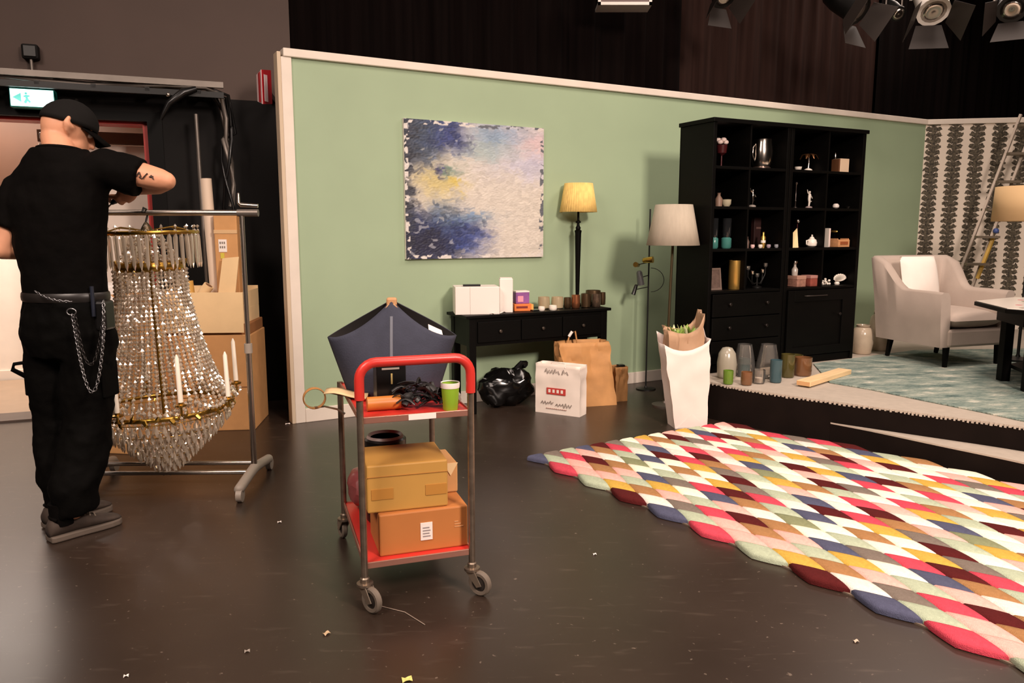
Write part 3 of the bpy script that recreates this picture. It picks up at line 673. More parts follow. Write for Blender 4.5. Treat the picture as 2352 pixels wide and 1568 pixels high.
# shoes
def shoe(ank, yaw, nm):
    tS = MB(); cy, sy = math.cos(yaw), math.sin(yaw)
    o = bpy.data.objects.new(nm, None); col.objects.link(o); o.parent = man; o.location = (ank.x, ank.y, 0); o.rotation_euler.z = yaw
    prof = [(-0.085, 0.030, 0.075), (-0.07, 0.038, 0.10), (-0.03, 0.040, 0.115), (0.02, 0.040, 0.112), (0.07, 0.043, 0.088), (0.12, 0.048, 0.070), (0.17, 0.048, 0.058), (0.205, 0.040, 0.048), (0.222, 0.022, 0.038)]
    u_ = MB(); rs = []
    for x, w_, h in prof:
        rs.append([Vector((x, w_*math.copysign(abs(math.cos(a))**0.8, math.cos(a)), 0.024+(h-0.024)*(0.5+0.5*math.sin(a)))) for a in [2*math.pi*k/16 for k in range(16)]])
    up_ = u_.rings(rs).build('shoe_upper', mat('brown_suede', (62, 50, 42), 0.8, var=0.2, vs=25), o, smooth=180)
    so = MB(); n = len(prof)
    poly = [(x, w_+0.006) for x, w_, h in prof]+[(x, -w_-0.006) for x, w_, h in reversed(prof)]
    so.prism(poly, 0.002, 0.03); so.build('sole', mat('grey_brown_sole', (96, 84, 74), 0.7), o, bevel=0.006)
    for k in range(4):
        x = 0.04+k*0.022
        MB().limb([(x, -0.026, 0.098-k*0.009), (x+0.004, 0, 0.112-k*0.011), (x, 0.026, 0.098-k*0.009)], 0.0035, 6).build('lace', mat('lace_grey', (130, 116, 102), 0.7), o, smooth=180)
    MB().limb([(-0.02, 0, 0.07), (-0.025, 0, 0.17)], 0.050, 14).build('sock', M['black_cloth'], o, smooth=60)
    MB().limb([(-0.06, -0.038, 0.10), (-0.07, 0, 0.108), (-0.06, 0.038, 0.10), (-0.01, 0.042, 0.118), (0.03, 0.036, 0.116)], 0.008, 8).build('collar', M['black_cloth'], o, smooth=180)
shoe(L3(-1.985, 3.255, 0), R(52), 'shoe'); shoe(L3(-2.10, 3.41, 0), R(58), 'shoe')

# screwdriver: held, so a thing of its own
sd = thing('screwdriver', 'screwdriver with black handle held in the right hand over the rack bar', 'screwdriver', h0+MO)
MB().limb([(0, 0, 0), (h1-h0)*0.12, (h1-h0)*0.3, (h1-h0)*0.9, (h1-h0)*1.0], [0.009, 0.014, 0.0125, 0.0145, 0.010], 10, round_ends=True).build('handle', M['black_plastic'], sd, smooth=60)
tip = at(238, 486, 3.58)-MO-h0
MB().limb([Vector((0, 0, 0)), tip*0.95, tip], [0.0035, 0.0035, 0.002], 8).build('shaft', M['steel'], sd, smooth=60)

# ================================================================== CLOTHES RACK
RX0, RX1, RY, RZ = -2.26, -1.386, 3.94, 1.447
rk = thing('clothes_rack', 'chrome rolling clothes rack with two bottom bars and grey feet', 'clothes rack', (-1.93, RY, 0), R(2))
def rl(x): return x+1.93
MB().limb([(rl(RX0)-0.05, 0, RZ), (rl(RX1)+0.06, 0, RZ)], 0.015, 14).build('top_rail', M['steel'], rk, smooth=40)
MB().limb([(rl(RX1)-0.02, 0, RZ), (rl(RX1)+0.085, 0, RZ)], 0.019, 14).build('end_sleeve', M['grey_metal'], rk, smooth=40)
MB().limb([(rl(RX1)+0.085, 0, RZ+0.035), (rl(RX1)+0.0, 0, RZ+0.04), (rl(RX1)-0.012, 0, RZ+0.05), (rl(RX1)-0.012, 0, RZ+0.10)], [0.011, 0.013, 0.008, 0.006], 10).build('end_hook', M['steel'], rk, smooth=50)
for x in (RX0, RX1):
    MB().limb([(rl(x), 0, 0.10), (rl(x), 0, 0.75)], 0.0155, 12).build('post', M['steel'], rk, smooth=40)
    MB().limb([(rl(x), 0, 0.75), (rl(x), 0, RZ-0.01)], 0.0125, 12).build('post', M['steel'], rk, smooth=40)
    MB().limb([(rl(x), 0, 0.72), (rl(x), 0, 0.77)], 0.021, 12).build('collar', M['grey_plastic'], rk, smooth=40)
    ft = MB(); ft.limb([(rl(x), -0.26, 0.065), (rl(x), -0.1, 0.085), (rl(x), 0, 0.095), (rl(x), 0.1, 0.085), (rl(x), 0.26, 0.065)], [0.026, 0.026, 0.028, 0.026, 0.026], 14, round_ends=True)
    f_ = ft.build('foot', M['grey_plastic'], rk, smooth=60)
    for y in (-0.265, 0.265):
        MB().lathe([(0.012, -0.016), (0.034, -0.014), (0.034, 0.014), (0.012, 0.016)], 16, Matrix.Translation((rl(x)+0.004, y, 0.035)) @ Matrix.Rotation(R(90), 4, 'Y')).build('caster', M['grey_plastic'], f_, smooth=40)
for y, z in ((0.03, 0.115), (-0.05, 0.088)):
    MB().limb([(rl(RX0), y, z), (rl(RX1), y, z)], 0.0125, 12).build('bottom_bar', M['steel'], rk, smooth=40)

# ================================================================== CHANDELIER
def crystal():
    m = bpy.data.materials.new('cut_crystal'); m.use_nodes = True; nt = m.node_tree; nt.nodes.clear(); L = nt.links.new
    out = nd(nt, 'ShaderNodeOutputMaterial'); tr = nd(nt, 'ShaderNodeBsdfTransparent'); gl = nd(nt, 'ShaderNodeBsdfGlossy'); df = nd(nt, 'ShaderNodeBsdfDiffuse')
    tr.inputs['Color'].default_value = lin((238, 226, 208)); gl.inputs['Roughness'].default_value = 0.08; gl.inputs['Color'].default_value = (1, 0.97, 0.93, 1)
    df.inputs['Color'].default_value = lin((240, 226, 206))
    a = nd(nt, 'ShaderNodeMixShader'); a.inputs[0].default_value = 0.5; b_ = nd(nt, 'ShaderNodeMixShader'); b_.inputs[0].default_value = 0.38
    L(tr.outputs[0], a.inputs[1]); L(df.outputs[0], a.inputs[2]); L(a.outputs[0], b_.inputs[1]); L(gl.outputs[0], b_.inputs[2]); L(b_.outputs[0], out.inputs[0])
    return m
CRY = crystal(); GOLD = mat('gilt_metal', (190, 150, 70), 0.3, 1.0, var=0.2, vs=40); WAX = mat('candle_wax', (244, 232, 214), 0.5)
ch = thing('crystal_chandelier', 'large crystal basket chandelier with white candles hanging from the clothes rack', 'chandelier', (-1.83, 3.93, 0.085))
ch.rotation_euler = (0, R(-1.6), 0)
Z = lambda z: z-0.085
bead = MB(); bead.add([(0.0105, 0, 0), (0, 0.0105, 0), (-0.0105, 0, 0), (0, -0.0105, 0), (0, 0, 0.0125), (0, 0, -0.0125)], [(0,1,4),(1,2,4),(2,3,4),(3,0,4),(1,0,5),(2,1,5),(3,2,5),(0,3,5)])
def beads(mb, pts, rng, sc=1.0):
    for p in pts:
        a = rng.random()*1.6; k = sc*(0.85+0.3*rng.random()); c, s_ = math.cos(a)*k, math.sin(a)*k
        mb.add([(p[0]+v.x*c-v.y*s_, p[1]+v.x*s_+v.y*c, p[2]+v.z*k) for v in bead.v], bead.f)
rng = random.Random(11)
# hook and stem
MB().limb([(0.01, 0, Z(1.36)), (0, 0, Z(1.40)), (0.0, 0.022, Z(1.43)), (0, 0.02, Z(1.465)), (0, -0.01, Z(1.472)), (0, -0.024, Z(1.45))], 0.005, 8).build('hook', M['black_metal'], ch, smooth=60)
MB().lathe([(0.05, Z(1.32)), (0.045, Z(1.335)), (0.015, Z(1.39)), (0.006, Z(1.40))], 14).build('ceiling_rose', mat('dark_bronze', (96, 84, 64), 0.35, 0.8), ch, smooth=40)
MB().limb([(0, 0, Z(0.40)), (0, 0, Z(1.36))], 0.008, 8).build('stem', GOLD, ch, smooth=60)
# crown ring with long prisms
def ring(r, z, th, nm, m, h=None):
    return MB().limb([(r*math.cos(a), r*math.sin(a), z) for a in [2*math.pi*k/48 for k in range(48)]], [(th, h or th)]*48, 8, up=(0, 0, 1), closed=True).build(nm, m, ch, smooth=60)
CRr = 0.245
ring(CRr, Z(1.345), 0.006, 'crown_ring', GOLD, 0.010)
for k in range(6):
    a = 2*math.pi*k/6
    MB().limb([(0.03*math.cos(a), 0.03*math.sin(a), Z(1.36)), (0.14*math.cos(a), 0.14*math.sin(a), Z(1.375)), (CRr*math.cos(a), CRr*math.sin(a), Z(1.345))], 0.004, 6).build('crown_spoke', GOLD, ch, smooth=60)
pr = MB(); pr.rings([[(0.003*math.cos(a), 0.003*math.sin(a), 0) for a in [i*1.0472 for i in range(6)]], [(0.0095*math.cos(a), 0.006*math.sin(a), -0.018) for a in [i*1.0472 for i in range(6)]], [(0.0085*math.cos(a), 0.0055*math.sin(a), -0.15) for a in [i*1.0472 for i in range(6)]], [(0.001*math.cos(a), 0.001*math.sin(a), -0.175) for a in [i*1.0472 for i in range(6)]]])
pm = pr.mesh('prism'); pm.materials.append(CRY)
for k in range(44):
    a = 2*math.pi*k/44; o = bpy.data.objects.new('hanging_prism', pm); col.objects.link(o); o.parent = ch
    o.location = (CRr*math.cos(a), CRr*math.sin(a), Z(1.338)); o.rotation_euler = (0.03*rng.uniform(-1, 1), 0.05*rng.uniform(-1, 1), a+math.pi/2)
for k in range(22):
    a = 2*math.pi*k/22; c = MB(); beads(c, [(CRr*math.cos(a), CRr*math.sin(a), Z(1.352+0.022*i)) for i in range(2)], rng, 0.8); c.build('crown_bead', CRY, ch)
# neck ring, bell of bead strands, main ring
NR, NZ, BR, BZ = 0.158, 1.165, 0.335, 0.455
ring(NR+0.006, Z(NZ+0.01), 0.006, 'neck_band', GOLD, 0.022)
for k in range(28):
    a = 2*math.pi*k/28
    MB().limb([((NR+0.012)*math.cos(a), (NR+0.012)*math.sin(a), Z(NZ+0.02)), ((NR+0.02)*math.cos(a), (NR+0.02)*math.sin(a), Z(NZ+0.045))], [(0.010, 0.003), (0.003, 0.002)], 6, up=(math.cos(a), math.sin(a), 0)).build('gilt_leaf', GOLD, ch)
for k in range(48):                                                  # upper strands up to the crown
    a = 2*math.pi*(k+0.5)/48; c = MB()
    if k % 2 == 0:
        beads(c, [((NR+(0.05-NR)*u)*math.cos(a), (NR+(0.05-NR)*u)*math.sin(a), Z(NZ+0.02+u*0.165)) for u in [i/8 for i in range(9)]], rng, 0.9); c.build('bead_strand', CRY, ch)
for k in range(52):
    a = 2*math.pi*k/52; c = MB(); n = 35; P = []
    for i in range(n):
        u = i/(n-1); r_ = NR+(BR-NR)*(0.42*u+0.58*u**2.4); P.append((r_*math.cos(a), r_*math.sin(a), Z(NZ+(BZ-NZ)*u)))
    beads(c, P, rng, 1.0); c.build('bead_strand', CRY, ch)
for k in range(26):                                                  # short fringe below the neck band
    a = 2*math.pi*(k+0.5)/26; c = MB(); beads(c, [((NR+0.016)*math.cos(a), (NR+0.016)*math.sin(a), Z(NZ-0.01-0.02*i)) for i in range(6)], rng, 0.8); c.build('fringe_strand', CRY, ch)
ring(BR+0.004, Z(BZ-0.015), 0.007, 'main_ring', GOLD, 0.011)
for k in range(36):
    a = 2*math.pi*k/36; up_ = 1 if k % 2 else -1
    MB().limb([((BR+0.012)*math.cos(a), (BR+0.012)*math.sin(a), Z(BZ-0.015)), ((BR+0.022)*math.cos(a+0.03), (BR+0.022)*math.sin(a+0.03), Z(BZ-0.015+0.018*up_)), ((BR+0.016)*math.cos(a+0.05), (BR+0.016)*math.sin(a+0.05), Z(BZ-0.015+0.034*up_))], [(0.012, 0.004), (0.009, 0.003), (0.002, 0.002)], 6, up=(math.cos(a), math.sin(a), 0)).build('gilt_leaf', GOLD, ch)
for k in range(8):                                                   # swags on the main ring
    a0 = 2*math.pi*k/8; a1 = 2*math.pi*(k+1)/8; c = MB()
    beads(c, [((BR+0.03)*math.cos(a0+(a1-a0)*u), (BR+0.03)*math.sin(a0+(a1-a0)*u), Z(BZ+0.07-0.06*math.sin(math.pi*u))) for u in [i/12 for i in range(13)]], rng, 1.15); c.build('bead_swag', CRY, ch)
for k in range(8):                                                   # candle arms
    a = 2*math.pi*k/8+R(-8); ca, sa = math.cos(a), math.sin(a); rr = 0.385 if k % 2 else 0.37; zz = BZ+0.05 if k % 2 else BZ+0.02
    arm = MB().limb([(BR*ca, BR*sa, Z(BZ)), ((BR+0.02)*ca, (BR+0.02)*sa, Z(BZ-0.02)), (rr*ca, rr*sa, Z(BZ-0.01)), (rr*ca, rr*sa, Z(zz))], [0.007, 0.006, 0.006, 0.005], 8).build('candle_arm', GOLD, ch, smooth=60)
    MB().lathe([(0.006, zz-0.085-0.005), (0.026, zz-0.085), (0.028, zz-0.085+0.008), (0.012, zz-0.085+0.012), (0.012, zz-0.085+0.03)], 14, Matrix.Translation((rr*ca, rr*sa, 0))).build('drip_cup', GOLD, arm, smooth=40)
    MB().limb([(rr*ca, rr*sa, Z(zz+0.02)), (rr*ca, rr*sa, Z(zz+0.235)), (rr*ca, rr*sa, Z(zz+0.255))], [0.0125, 0.0105, 0.003], 12).build('candle', WAX, arm, smooth=60)
    c = MB(); beads(c, [(rr*ca+0.02*math.cos(j), rr*sa+0.02*math.sin(j), Z(zz-0.02-0.018*(j % 3))) for j in range(6)], rng, 0.9); c.build('cup_bead', CRY, arm)
# lower basket of pendants
pe = MB(); hx = [i*1.0472 for i in range(6)]
pe.rings([[(0.002*math.cos(a), 0.002*math.sin(a), 0) for a in hx], [(0.0065*math.cos(a), 0.005*math.sin(a), -0.016) for a in hx], [(0.0105*math.cos(a), 0.007*math.sin(a), -0.040) for a in hx], [(0.002*math.cos(a), 0.002*math.sin(a), -0.056) for a in hx]])
pem = pe.mesh('pendant'); pem.materials.append(CRY)
tiers = 9; cnt = 0
for i in range(tiers):
    u = i/(tiers-1); r_ = 0.325*(1-u)+0.035*u; z = BZ-0.045-0.285*u**0.9; n = max(6, int(round(2*math.pi*r_/0.0370)))
    if i % 2 == 0: ring(r_, Z(z+0.002), 0.0022, 'basket_wire', GOLD)
    for k in range(n):
        a = 2*math.pi*(k+0.5*(i % 2))/n; o = bpy.data.objects.new('crystal_pendant', pem); col.objects.link(o); o.parent = ch; cnt += 1
        o.location = (r_*math.cos(a), r_*math.sin(a), Z(z)); o.rotation_euler = (rng.uniform(-.06, .06), rng.uniform(-.06, .06), a+math.pi/2)
c = MB()
for k in range(40):
    a = 2*math.pi*k/40
    beads(c, [((0.325*(1-u)+0.035*u)*math.cos(a+0.1*u), (0.325*(1-u)+0.035*u)*math.sin(a+0.1*u), Z(BZ-0.03-0.29*u**0.9)) for u in [i/13 for i in range(13)]], rng, 0.62)
c.build('basket_beads', CRY, ch)['kind'] = 'stuff'

# ================================================================== CARTONS BEHIND THE RACK
def carton(name, label, c, size, rz, m, parts=(), flaps=False, group=None):
    t = thing(name, label, 'box', c, rz, group); w_, d_, h_ = size; th = 0.006
    if flaps:
        b_ = MB(); b_.b2((-w_/2, -d_/2, 0), (w_/2, d_/2, th))
        b_.b2((-w_/2, -d_/2, th), (w_/2, -d_/2+th, h_)).b2((-w_/2, d_/2-th, th), (w_/2, d_/2, h_)).b2((-w_/2, -d_/2+th, th), (-w_/2+th, d_/2-th, h_)).b2((w_/2-th, -d_/2+th, th), (w_/2, d_/2-th, h_))
        b_.build('carton_body', m, t, bevel=0.002)
    else:
        MB().b2((-w_/2, -d_/2, 0), (w_/2, d_/2, h_)).build('carton_body', m, t, bevel=0.006)
    return t
def flap(t, a, b_, out, m, nm='flap'):
    a, b_, out = Vector(a), Vector(b_), Vector(out)
    MB().add([a, b_, b_+out-(b_-a)*0.03, a+out+(b_-a)*0.03], [(0, 1, 2, 3)]).build(nm, m, t, solid=0.005)
# lower big carton, on the floor
p0 = fl(572, 990)
t = carton('cardboard_box', 'large brown carton on the floor behind the chandelier candles', (p0.x-0.30, p0.y+0.22, 0), (0.62, 0.44, 0.66), R(6), M['kraft'])
MB().b2((-0.30, -0.223, 0.30), (0.31, -0.2185, 0.306)).build('seam', mat('kraft_dark', (140, 92, 52), 0.7), t)
zb = 0.66
# upper open carton
t = carton('cardboard_box', 'open pale carton of paper rolls stacked on the large brown carton', (p0.x-0.33, p0.y+0.21, zb+0.075), (0.62, 0.40, 0.10), R(4), M['kraft_pale'], flaps=True)
t2 = carton('cardboard_box', 'shallow dark brown carton under the open pale carton', (p0.x-0.30, p0.y+0.23, zb+0.0), (0.60, 0.40, 0.075), R(6), mat('kraft_deep_brown', (150, 100, 58), 0.7))  # shallow carton in a deeper brown card
fz = at(500, 672, p0.y).z-(zb+0.075)
MB().add([(-0.31, -0.20, fz), (0.31, -0.20, fz), (0.31, -0.215, fz-0.27), (-0.31, -0.215, fz-0.27)], [(0, 1, 2, 3)]).build('flap', M['kraft_pale'], t, solid=0.006)
MB().b2((-0.31, -0.2, 0.10), (0.31, -0.194, fz)).b2((-0.31, 0.194, 0.10), (0.31, 0.2, fz+0.02)).b2((0.304, -0.194, 0.10), (0.31, 0.194, fz)).b2((-0.31, -0.194, 0.10), (-0.304, 0.194, fz)).build('upper_wall', M['kraft_pale'], t)
RB = p0.y+0.20; rz0 = zb+0.09
def roll(label, px, py, pxb, m, r, hollow=True, Y=None):
    a = at(px, py, Y or RB); t = at(pxb, 690, Y or RB); d_ = (a-t).normalized(); b_ = t+d_*((rz0-t.z)/d_.z)
    th_ = thing('paper_roll', label, 'paper roll', b_); v = a-b_
    MB().limb([(0, 0, 0), v], r, 16).build('tube', m, th_, smooth=40)
    if hollow: MB().limb([v*0.9995, v*1.0008], r*0.72, 14).build('core', mat('roll_core', (120, 84, 56), 0.8), th_, smooth=40)
roll('tall white cardboard tube standing up behind the rack bar', 473, 410, 497, mat('white_tube', (222, 200, 178), 0.6), 0.036, Y=RB+0.07)
roll('short kraft paper roll leaning in the pale carton', 480, 655, 455, M['kraft_pale'], 0.035, Y=RB-0.08)
roll('ochre wrapping paper roll in the pale carton', 430, 645, 436, mat('ochre_paper', (206, 160, 80), 0.6), 0.038, Y=RB-0.04)
# tall narrow carton and folded card beside it
a = at(524, 492, RB+0.02); 
t = carton('tall_carton', 'tall narrow brown carton with printed label inside the pale carton', (at(529, 690, RB+0.02).x, RB+0.05, rz0), (0.155, 0.12, a.z-rz0), R(3), M['kraft'])
zt = a.z-rz0
MB().b2((-0.078, -0.064, zt-0.13), (0.078, -0.06, zt-0.105)).build('tape', mat('packing_tape', (214, 176, 130), 0.4), t)
MB().b2((-0.05, -0.064, zt-0.255), (0.005, -0.0605, zt-0.17)).build('label', M['white_paper'], t)
for k in range(6): MB().b2((-0.042+0.014*(k % 3), -0.0655, zt-0.20-0.03*(k//3)), (-0.034+0.014*(k % 3), -0.064, zt-0.185-0.03*(k//3))).build('label_print', mat('label_grey', (120, 110, 100), 0.7), t)
MB().b2((-0.04, -0.064, zt-0.30), (-0.015, -0.0605, zt-0.262)).build('sticker', mat('yellow_sticker', (205, 190, 70), 0.6), t)
a = at(522, 590, RB-0.1); t = thing('folded_card', 'loose flat piece of brown card leaning in front of the tall carton', 'card', (at(512, 690, RB-0.1).x, RB-0.1, rz0), R(2))
MB().add([(-0.06, 0, 0), (0.06, 0, 0), (0.11, 0.04, a.z-rz0), (0.0, 0.04, a.z-rz0-0.01)], [(0, 1, 2, 3)]).build('sheet', M['kraft_pale'], t, solid=0.008)
# left carton with white tissue and dark red lining, standing on a stool-high stack
p1 = at(262, 860, 4.75)
t = carton('cardboard_box', 'upright brown carton with white tissue paper behind the strands', (-2.50, 4.74, 0.0), (0.42, 0.40, 0.98), R(-8), M['kraft'])
MB().b2((-0.205, -0.206, 0.52), (0.06, -0.2, 0.95)).build('red_panel', mat('dark_red_print', (112, 30, 26), 0.5), t)
MB().b2((0.0, -0.207, 0.50), (0.16, -0.2, 0.62)).build('red_print', mat('red_print', (150, 60, 50), 0.6), t)
ts = MB(); rn = random.Random(2)
ts.sheet(lambda u, v: (-0.24+0.5*u, -0.26+0.42*v, 1.0+0.05*noise.noise(Vector((u*5, v*5, 1)))-0.12*max(0, 0.35-v)-0.16*max(0, u-0.7)), 16, 12)
o = ts.build('tissue_paper', M['white_paper'], None, smooth=40, solid=0.003, loc=t.location, rotz=R(-8)); tag(o, 'crumpled white tissue paper on the upright carton beside the chandelier', 'paper')
# thin lamp stand pole behind
a = at(450, 262, 5.62); b_ = at(470, 560, 5.62); d_ = (a-b_).normalized(); c = b_-d_*(b_.z/d_.z)
pt = thing('metal_pole', 'thin grey metal pole leaning at the black wall', 'pole', c)
MB().limb([(0, 0, 0.003), a-c], 0.014, 10).build('shaft', M['grey_metal'], pt, smooth=50)
MB().limb([(0, 0, 0.0), (0, 0, 0.03)], 0.02, 10).build('end_cap', M['black_plastic'], pt, smooth=50)
a = at(588, 715, 5.3); b_ = at(608, 768, 5.3)

# ================================================================== TROLLEY
CB = (fl(848, 1408)+fl(1103, 1368)+fl(762, 1250))/3
ex = Vector((0.9478, 0.3189, 0)); ey = Vector((-0.3189, 0.9478, 0)); CANG = math.atan2(ex.y, ex.x)
CW, CLN = 0.40, 0.66                                             # width, length between posts
CO = Vector((-0.530, 2.592, 0))+ex*CW/2+ey*CLN/2                 # centre of the trolley on the floor
def cw(x, y, z): return CO+ex*x+ey*y+Vector((0, 0, z))           # trolley frame -> room
TZ, LZ, HZ_ = 0.700, 0.165, 0.905
tube_m = mat('worn_chrome_tube', (150, 134, 118), 0.38, 0.85, var=0.2, vs=30)
cart = thing('service_trolley', 'two-tier metal service trolley with red shelves and red push handle', 'trolley', CO, CANG)
x0, x1, y0, y1 = -CW/2, CW/2, -CLN/2, CLN/2
for x in (x0, x1):
    MB().limb([(x, y0, 0.10), (x, y0, HZ_-0.10)], 0.0125, 14).build('front_post', tube_m, cart, smooth=40)
    MB().limb([(x, y1, 0.10), (x, y1, TZ+0.015)], 0.0125, 14).build('rear_post', tube_m, cart, smooth=40)
hp = [(x0, y0, HZ_-0.13)]
for k in range(7): a = R(180-15*k); hp.append((x0+0.06+0.06*math.cos(a), y0, HZ_-0.06+0.06*math.sin(a)))
for k in range(7): a = R(90-15*k); hp.append((x1-0.06+0.06*math.cos(a), y0, HZ_-0.06+0.06*math.sin(a)))
hp.append((x1, y0, HZ_-0.13))
MB().limb(hp, 0.0175, 14, up=(0, 1, 0)).build('push_handle', M['red_enamel'], cart, smooth=60)
def tray(z, nm):
    t_ = MB().b2((x0+0.004, y0+0.004, z), (x1-0.004, y1-0.004, z+0.006)).build(nm, M['red_enamel'], cart)
    r_ = MB(); th = 0.006
    r_.b2((x0+0.01, y0-0.002, z-0.012), (x1-0.01, y0+0.004, z+0.012)).b2((x0+0.01, y1-0.004, z-0.012), (x1-0.01, y1+0.002, z+0.012))
    r_.b2((x0-0.002, y0+0.01, z-0.012), (x0+0.004, y1-0.01, z+0.012)).b2((x1-0.004, y0+0.01, z-0.012), (x1+0.002, y1-0.01, z+0.012))
    r_.build('shelf_rim', mat('shelf_rim_grey', (170, 120, 104), 0.4, 0.5), t_, bevel=0.002)
    return t_
tray(TZ, 'upper_shelf'); tray(LZ, 'lower_shelf')
lab = MB().b2((x0+0.17, y0-0.0035, TZ-0.010), (x0+0.27, y0-0.002, TZ+0.010)).build('shelf_label', M['white_paper'], cart)
rub = mat('grey_wheel_rubber', (112, 100, 88), 0.6)
for (x, y, sw) in ((x0, y0, R(-58)), (x1, y0, R(-50)), (x0, y1, R(100)), (x1, y1, R(80))):
    c = bpy.data.objects.new('caster', None); col.objects.link(c); c.parent = cart; c.location = (x, y, 0); c.rotation_euler.z = sw
    MB().lathe([(0.012, 0.125), (0.017, 0.12), (0.017, 0.105), (0.030, 0.103), (0.030, 0.094), (0.012, 0.09)], 16).build('swivel', tube_m, c, smooth=35)
    fk = MB()
    for s_ in (-1, 1):
        fk.add([(-0.022, s_*0.017, 0.095), (0.022, s_*0.017, 0.095), (0.052, s_*0.017, 0.045), (0.032, s_*0.017, 0.036)], [(0, 1, 2, 3)])
    fk.build('fork', mat('fork_zinc', (176, 160, 142), 0.35, 0.8), c, solid=0.004)
    Mx = Matrix.Translation((0.036, 0, 0.048)) @ Matrix.Rotation(R(90), 4, 'X')
    MB().lathe([(0.030, -0.011), (0.042, -0.012), (0.0475, -0.007), (0.0475, 0.007), (0.042, 0.012), (0.030, 0.011), (0.030, -0.011)], 24, Mx, cap=False).build('tyre', rub, c, smooth=35)
    MB().lathe([(0.006, -0.014), (0.012, -0.012), (0.031, -0.006), (0.031, 0.006), (0.012, 0.012), (0.006, 0.014)], 18, Mx).build('hub', mat('dark_hub', (40, 34, 30), 0.4), c, smooth=35)
TS = TZ+0.006; LS = LZ+0.006
# ---- things on the lower shelf
def cpos(px, py, z):           # where the view line through a pixel meets a shelf height
    return fl(px, py, z)
bx = carton('cardboard_box', 'long brown carton with a white label at the bottom of the trolley', cw(0.03, -0.165, LS), (0.335, 0.24, 0.160), CANG, mat('carton_orange_brown', (186, 116, 58), 0.65, var=0.05))
MB().b2((-0.015, -0.1235, 0.045), (0.030, -0.120, 0.112)).build('label', M['white_paper'], bx)
for k in range(4): MB().b2((-0.007, -0.1245, 0.058+0.011*k), (0.022-0.004*(k % 2), -0.1235, 0.062+0.011*k)).build('label_print', mat('label_ink', (150, 140, 140), 0.7), bx)
for k in range(3): MB().b2((0.115, -0.1215, 0.080+0.010*k), (0.150-0.01*k, -0.120, 0.084+0.010*k)).build('printed_mark', mat('carton_print', (206, 150, 100), 0.7), bx)
bx = carton('cardboard_box', 'yellowish carton lying on top of the labelled carton in the trolley', cw(-0.020, -0.135, LS+0.161), (0.300, 0.26, 0.180), CANG+R(-2), mat('carton_yellow', (190, 142, 68), 0.6, var=0.05))
MB().b2((-0.151, -0.1325, 0.135), (0.151, -0.130, 0.137)).build('seam', mat('carton_seam', (170, 116, 52), 0.7), bx)
for sx in (-0.1, 0.1): MB().b2((sx-0.035, -0.1325, 0.05), (sx+0.045, -0.130, 0.09)).build('tape', mat('brown_tape', (186, 130, 60), 0.35), bx)
bx = carton('cardboard_box', 'small carton with angled flap beside the yellowish carton', cw(0.170, -0.03, LS+0.161), (0.06, 0.20, 0.12), CANG, M['kraft'])
MB().add([(-0.03, -0.101, 0.12), (0.03, -0.101, 0.12), (0.0, -0.103, 0.07)], [(0, 1, 2)]).build('flap', M['kraft_pale'], bx, solid=0.003)
t = thing('tape_drum', 'round black tin lying on the cartons of the trolley', 'tin', cw(-0.05, 0.085, LS+0.0), CANG)
MB().lathe([(0.075, 0), (0.085, 0.01), (0.085, 0.345), (0.078, 0.352)], 28).build('tin_body', M['black_plastic'], t, smooth=35)
MB().lathe([(0.060, 0.352), (0.07, 0.362), (0.076, 0.352)], 28).build('rim', mat('tin_grey', (150, 132, 128), 0.4), t, smooth=35)
t = thing('plastic_bag', 'crumpled dark pink plastic bag at the back of the lower shelf', 'bag', cw(-0.13, 0.262, LS), CANG)
cr = MB(); cr.ball((0, 0, 0.085), (0.06, 0.11, 0.085), 20, 12)
for i, v in enumerate(cr.v): cr.v[i] = Vector((v.x, v.y, max(0.0, v.z)))+Vector((noise.noise(v*30), noise.noise(v*30+Vector((9, 0, 0))), abs(noise.noise(v*25))))*0.014
cr.build('bag_body', mat('dark_pink_film', (140, 70, 70), 0.3), t, smooth=30)
# ---- things on the upper shelf
bas = thing('felt_basket', 'blue felt log basket with tan leather handle on the trolley', 'basket', cw(-0.005, 0.115, TS), CANG-R(13))
felt = mat('blue_grey_felt', (52, 54, 68), 0.9, var=0.1, vs=18, bump=0.15, bs=150); dark = mat('dark_felt_lining', (30, 25, 23), 0.9)
BW, BH, BT = 0.258, 0.225, 0.372
def pan(sy, off=0.0):
    def f(u, v):
        s_ = 2*u-1; hgt = BH+(BT-BH)*(1-abs(s_))**(1.9 if sy < 0 else 1.0)
        w_ = (0.185+(BW-0.185)*min(1, v*hgt/BH))
        dep = (0.115*(1-abs(s_)**3.5))
        top = v**2.2
        pinch = 1-top*(1-abs(s_))**0.7
        return (s_*w_, sy*(dep*max(0.03, pinch)+0.004+off*-1), 0.002+v*hgt)
    return f
for sy, nm in ((-1, 'front_panel'), (1, 'rear_panel')):
    MB().sheet(pan(sy), 32, 14).build(nm, felt, bas, smooth=180, solid=0.006)
    MB().sheet(pan(sy, 0.006), 32, 14).build('lining', dark, bas, smooth=180)
MB().prism([(0.185*math.cos(a), 0.11*math.sin(a)) for a in [2*math.pi*k/24 for k in range(24)]], 0.0, 0.006).build('base', dark, bas)
sf = pan(-1)
MB().limb([Vector(sf(0.5, v))+Vector((0, -0.005, 0)) for v in [i/12 for i in range(11)]], [(0.006, 0.002)]*11, 6, up=(0, -1, 0)).build('centre_seam', mat('pale_seam', (104, 106, 116), 0.8), bas)
MB().b2((-0.021, -0.014, BT-0.05), (0.021, 0.014, BT+0.012)).build('handle', M['leather'], bas, bevel=0.008)
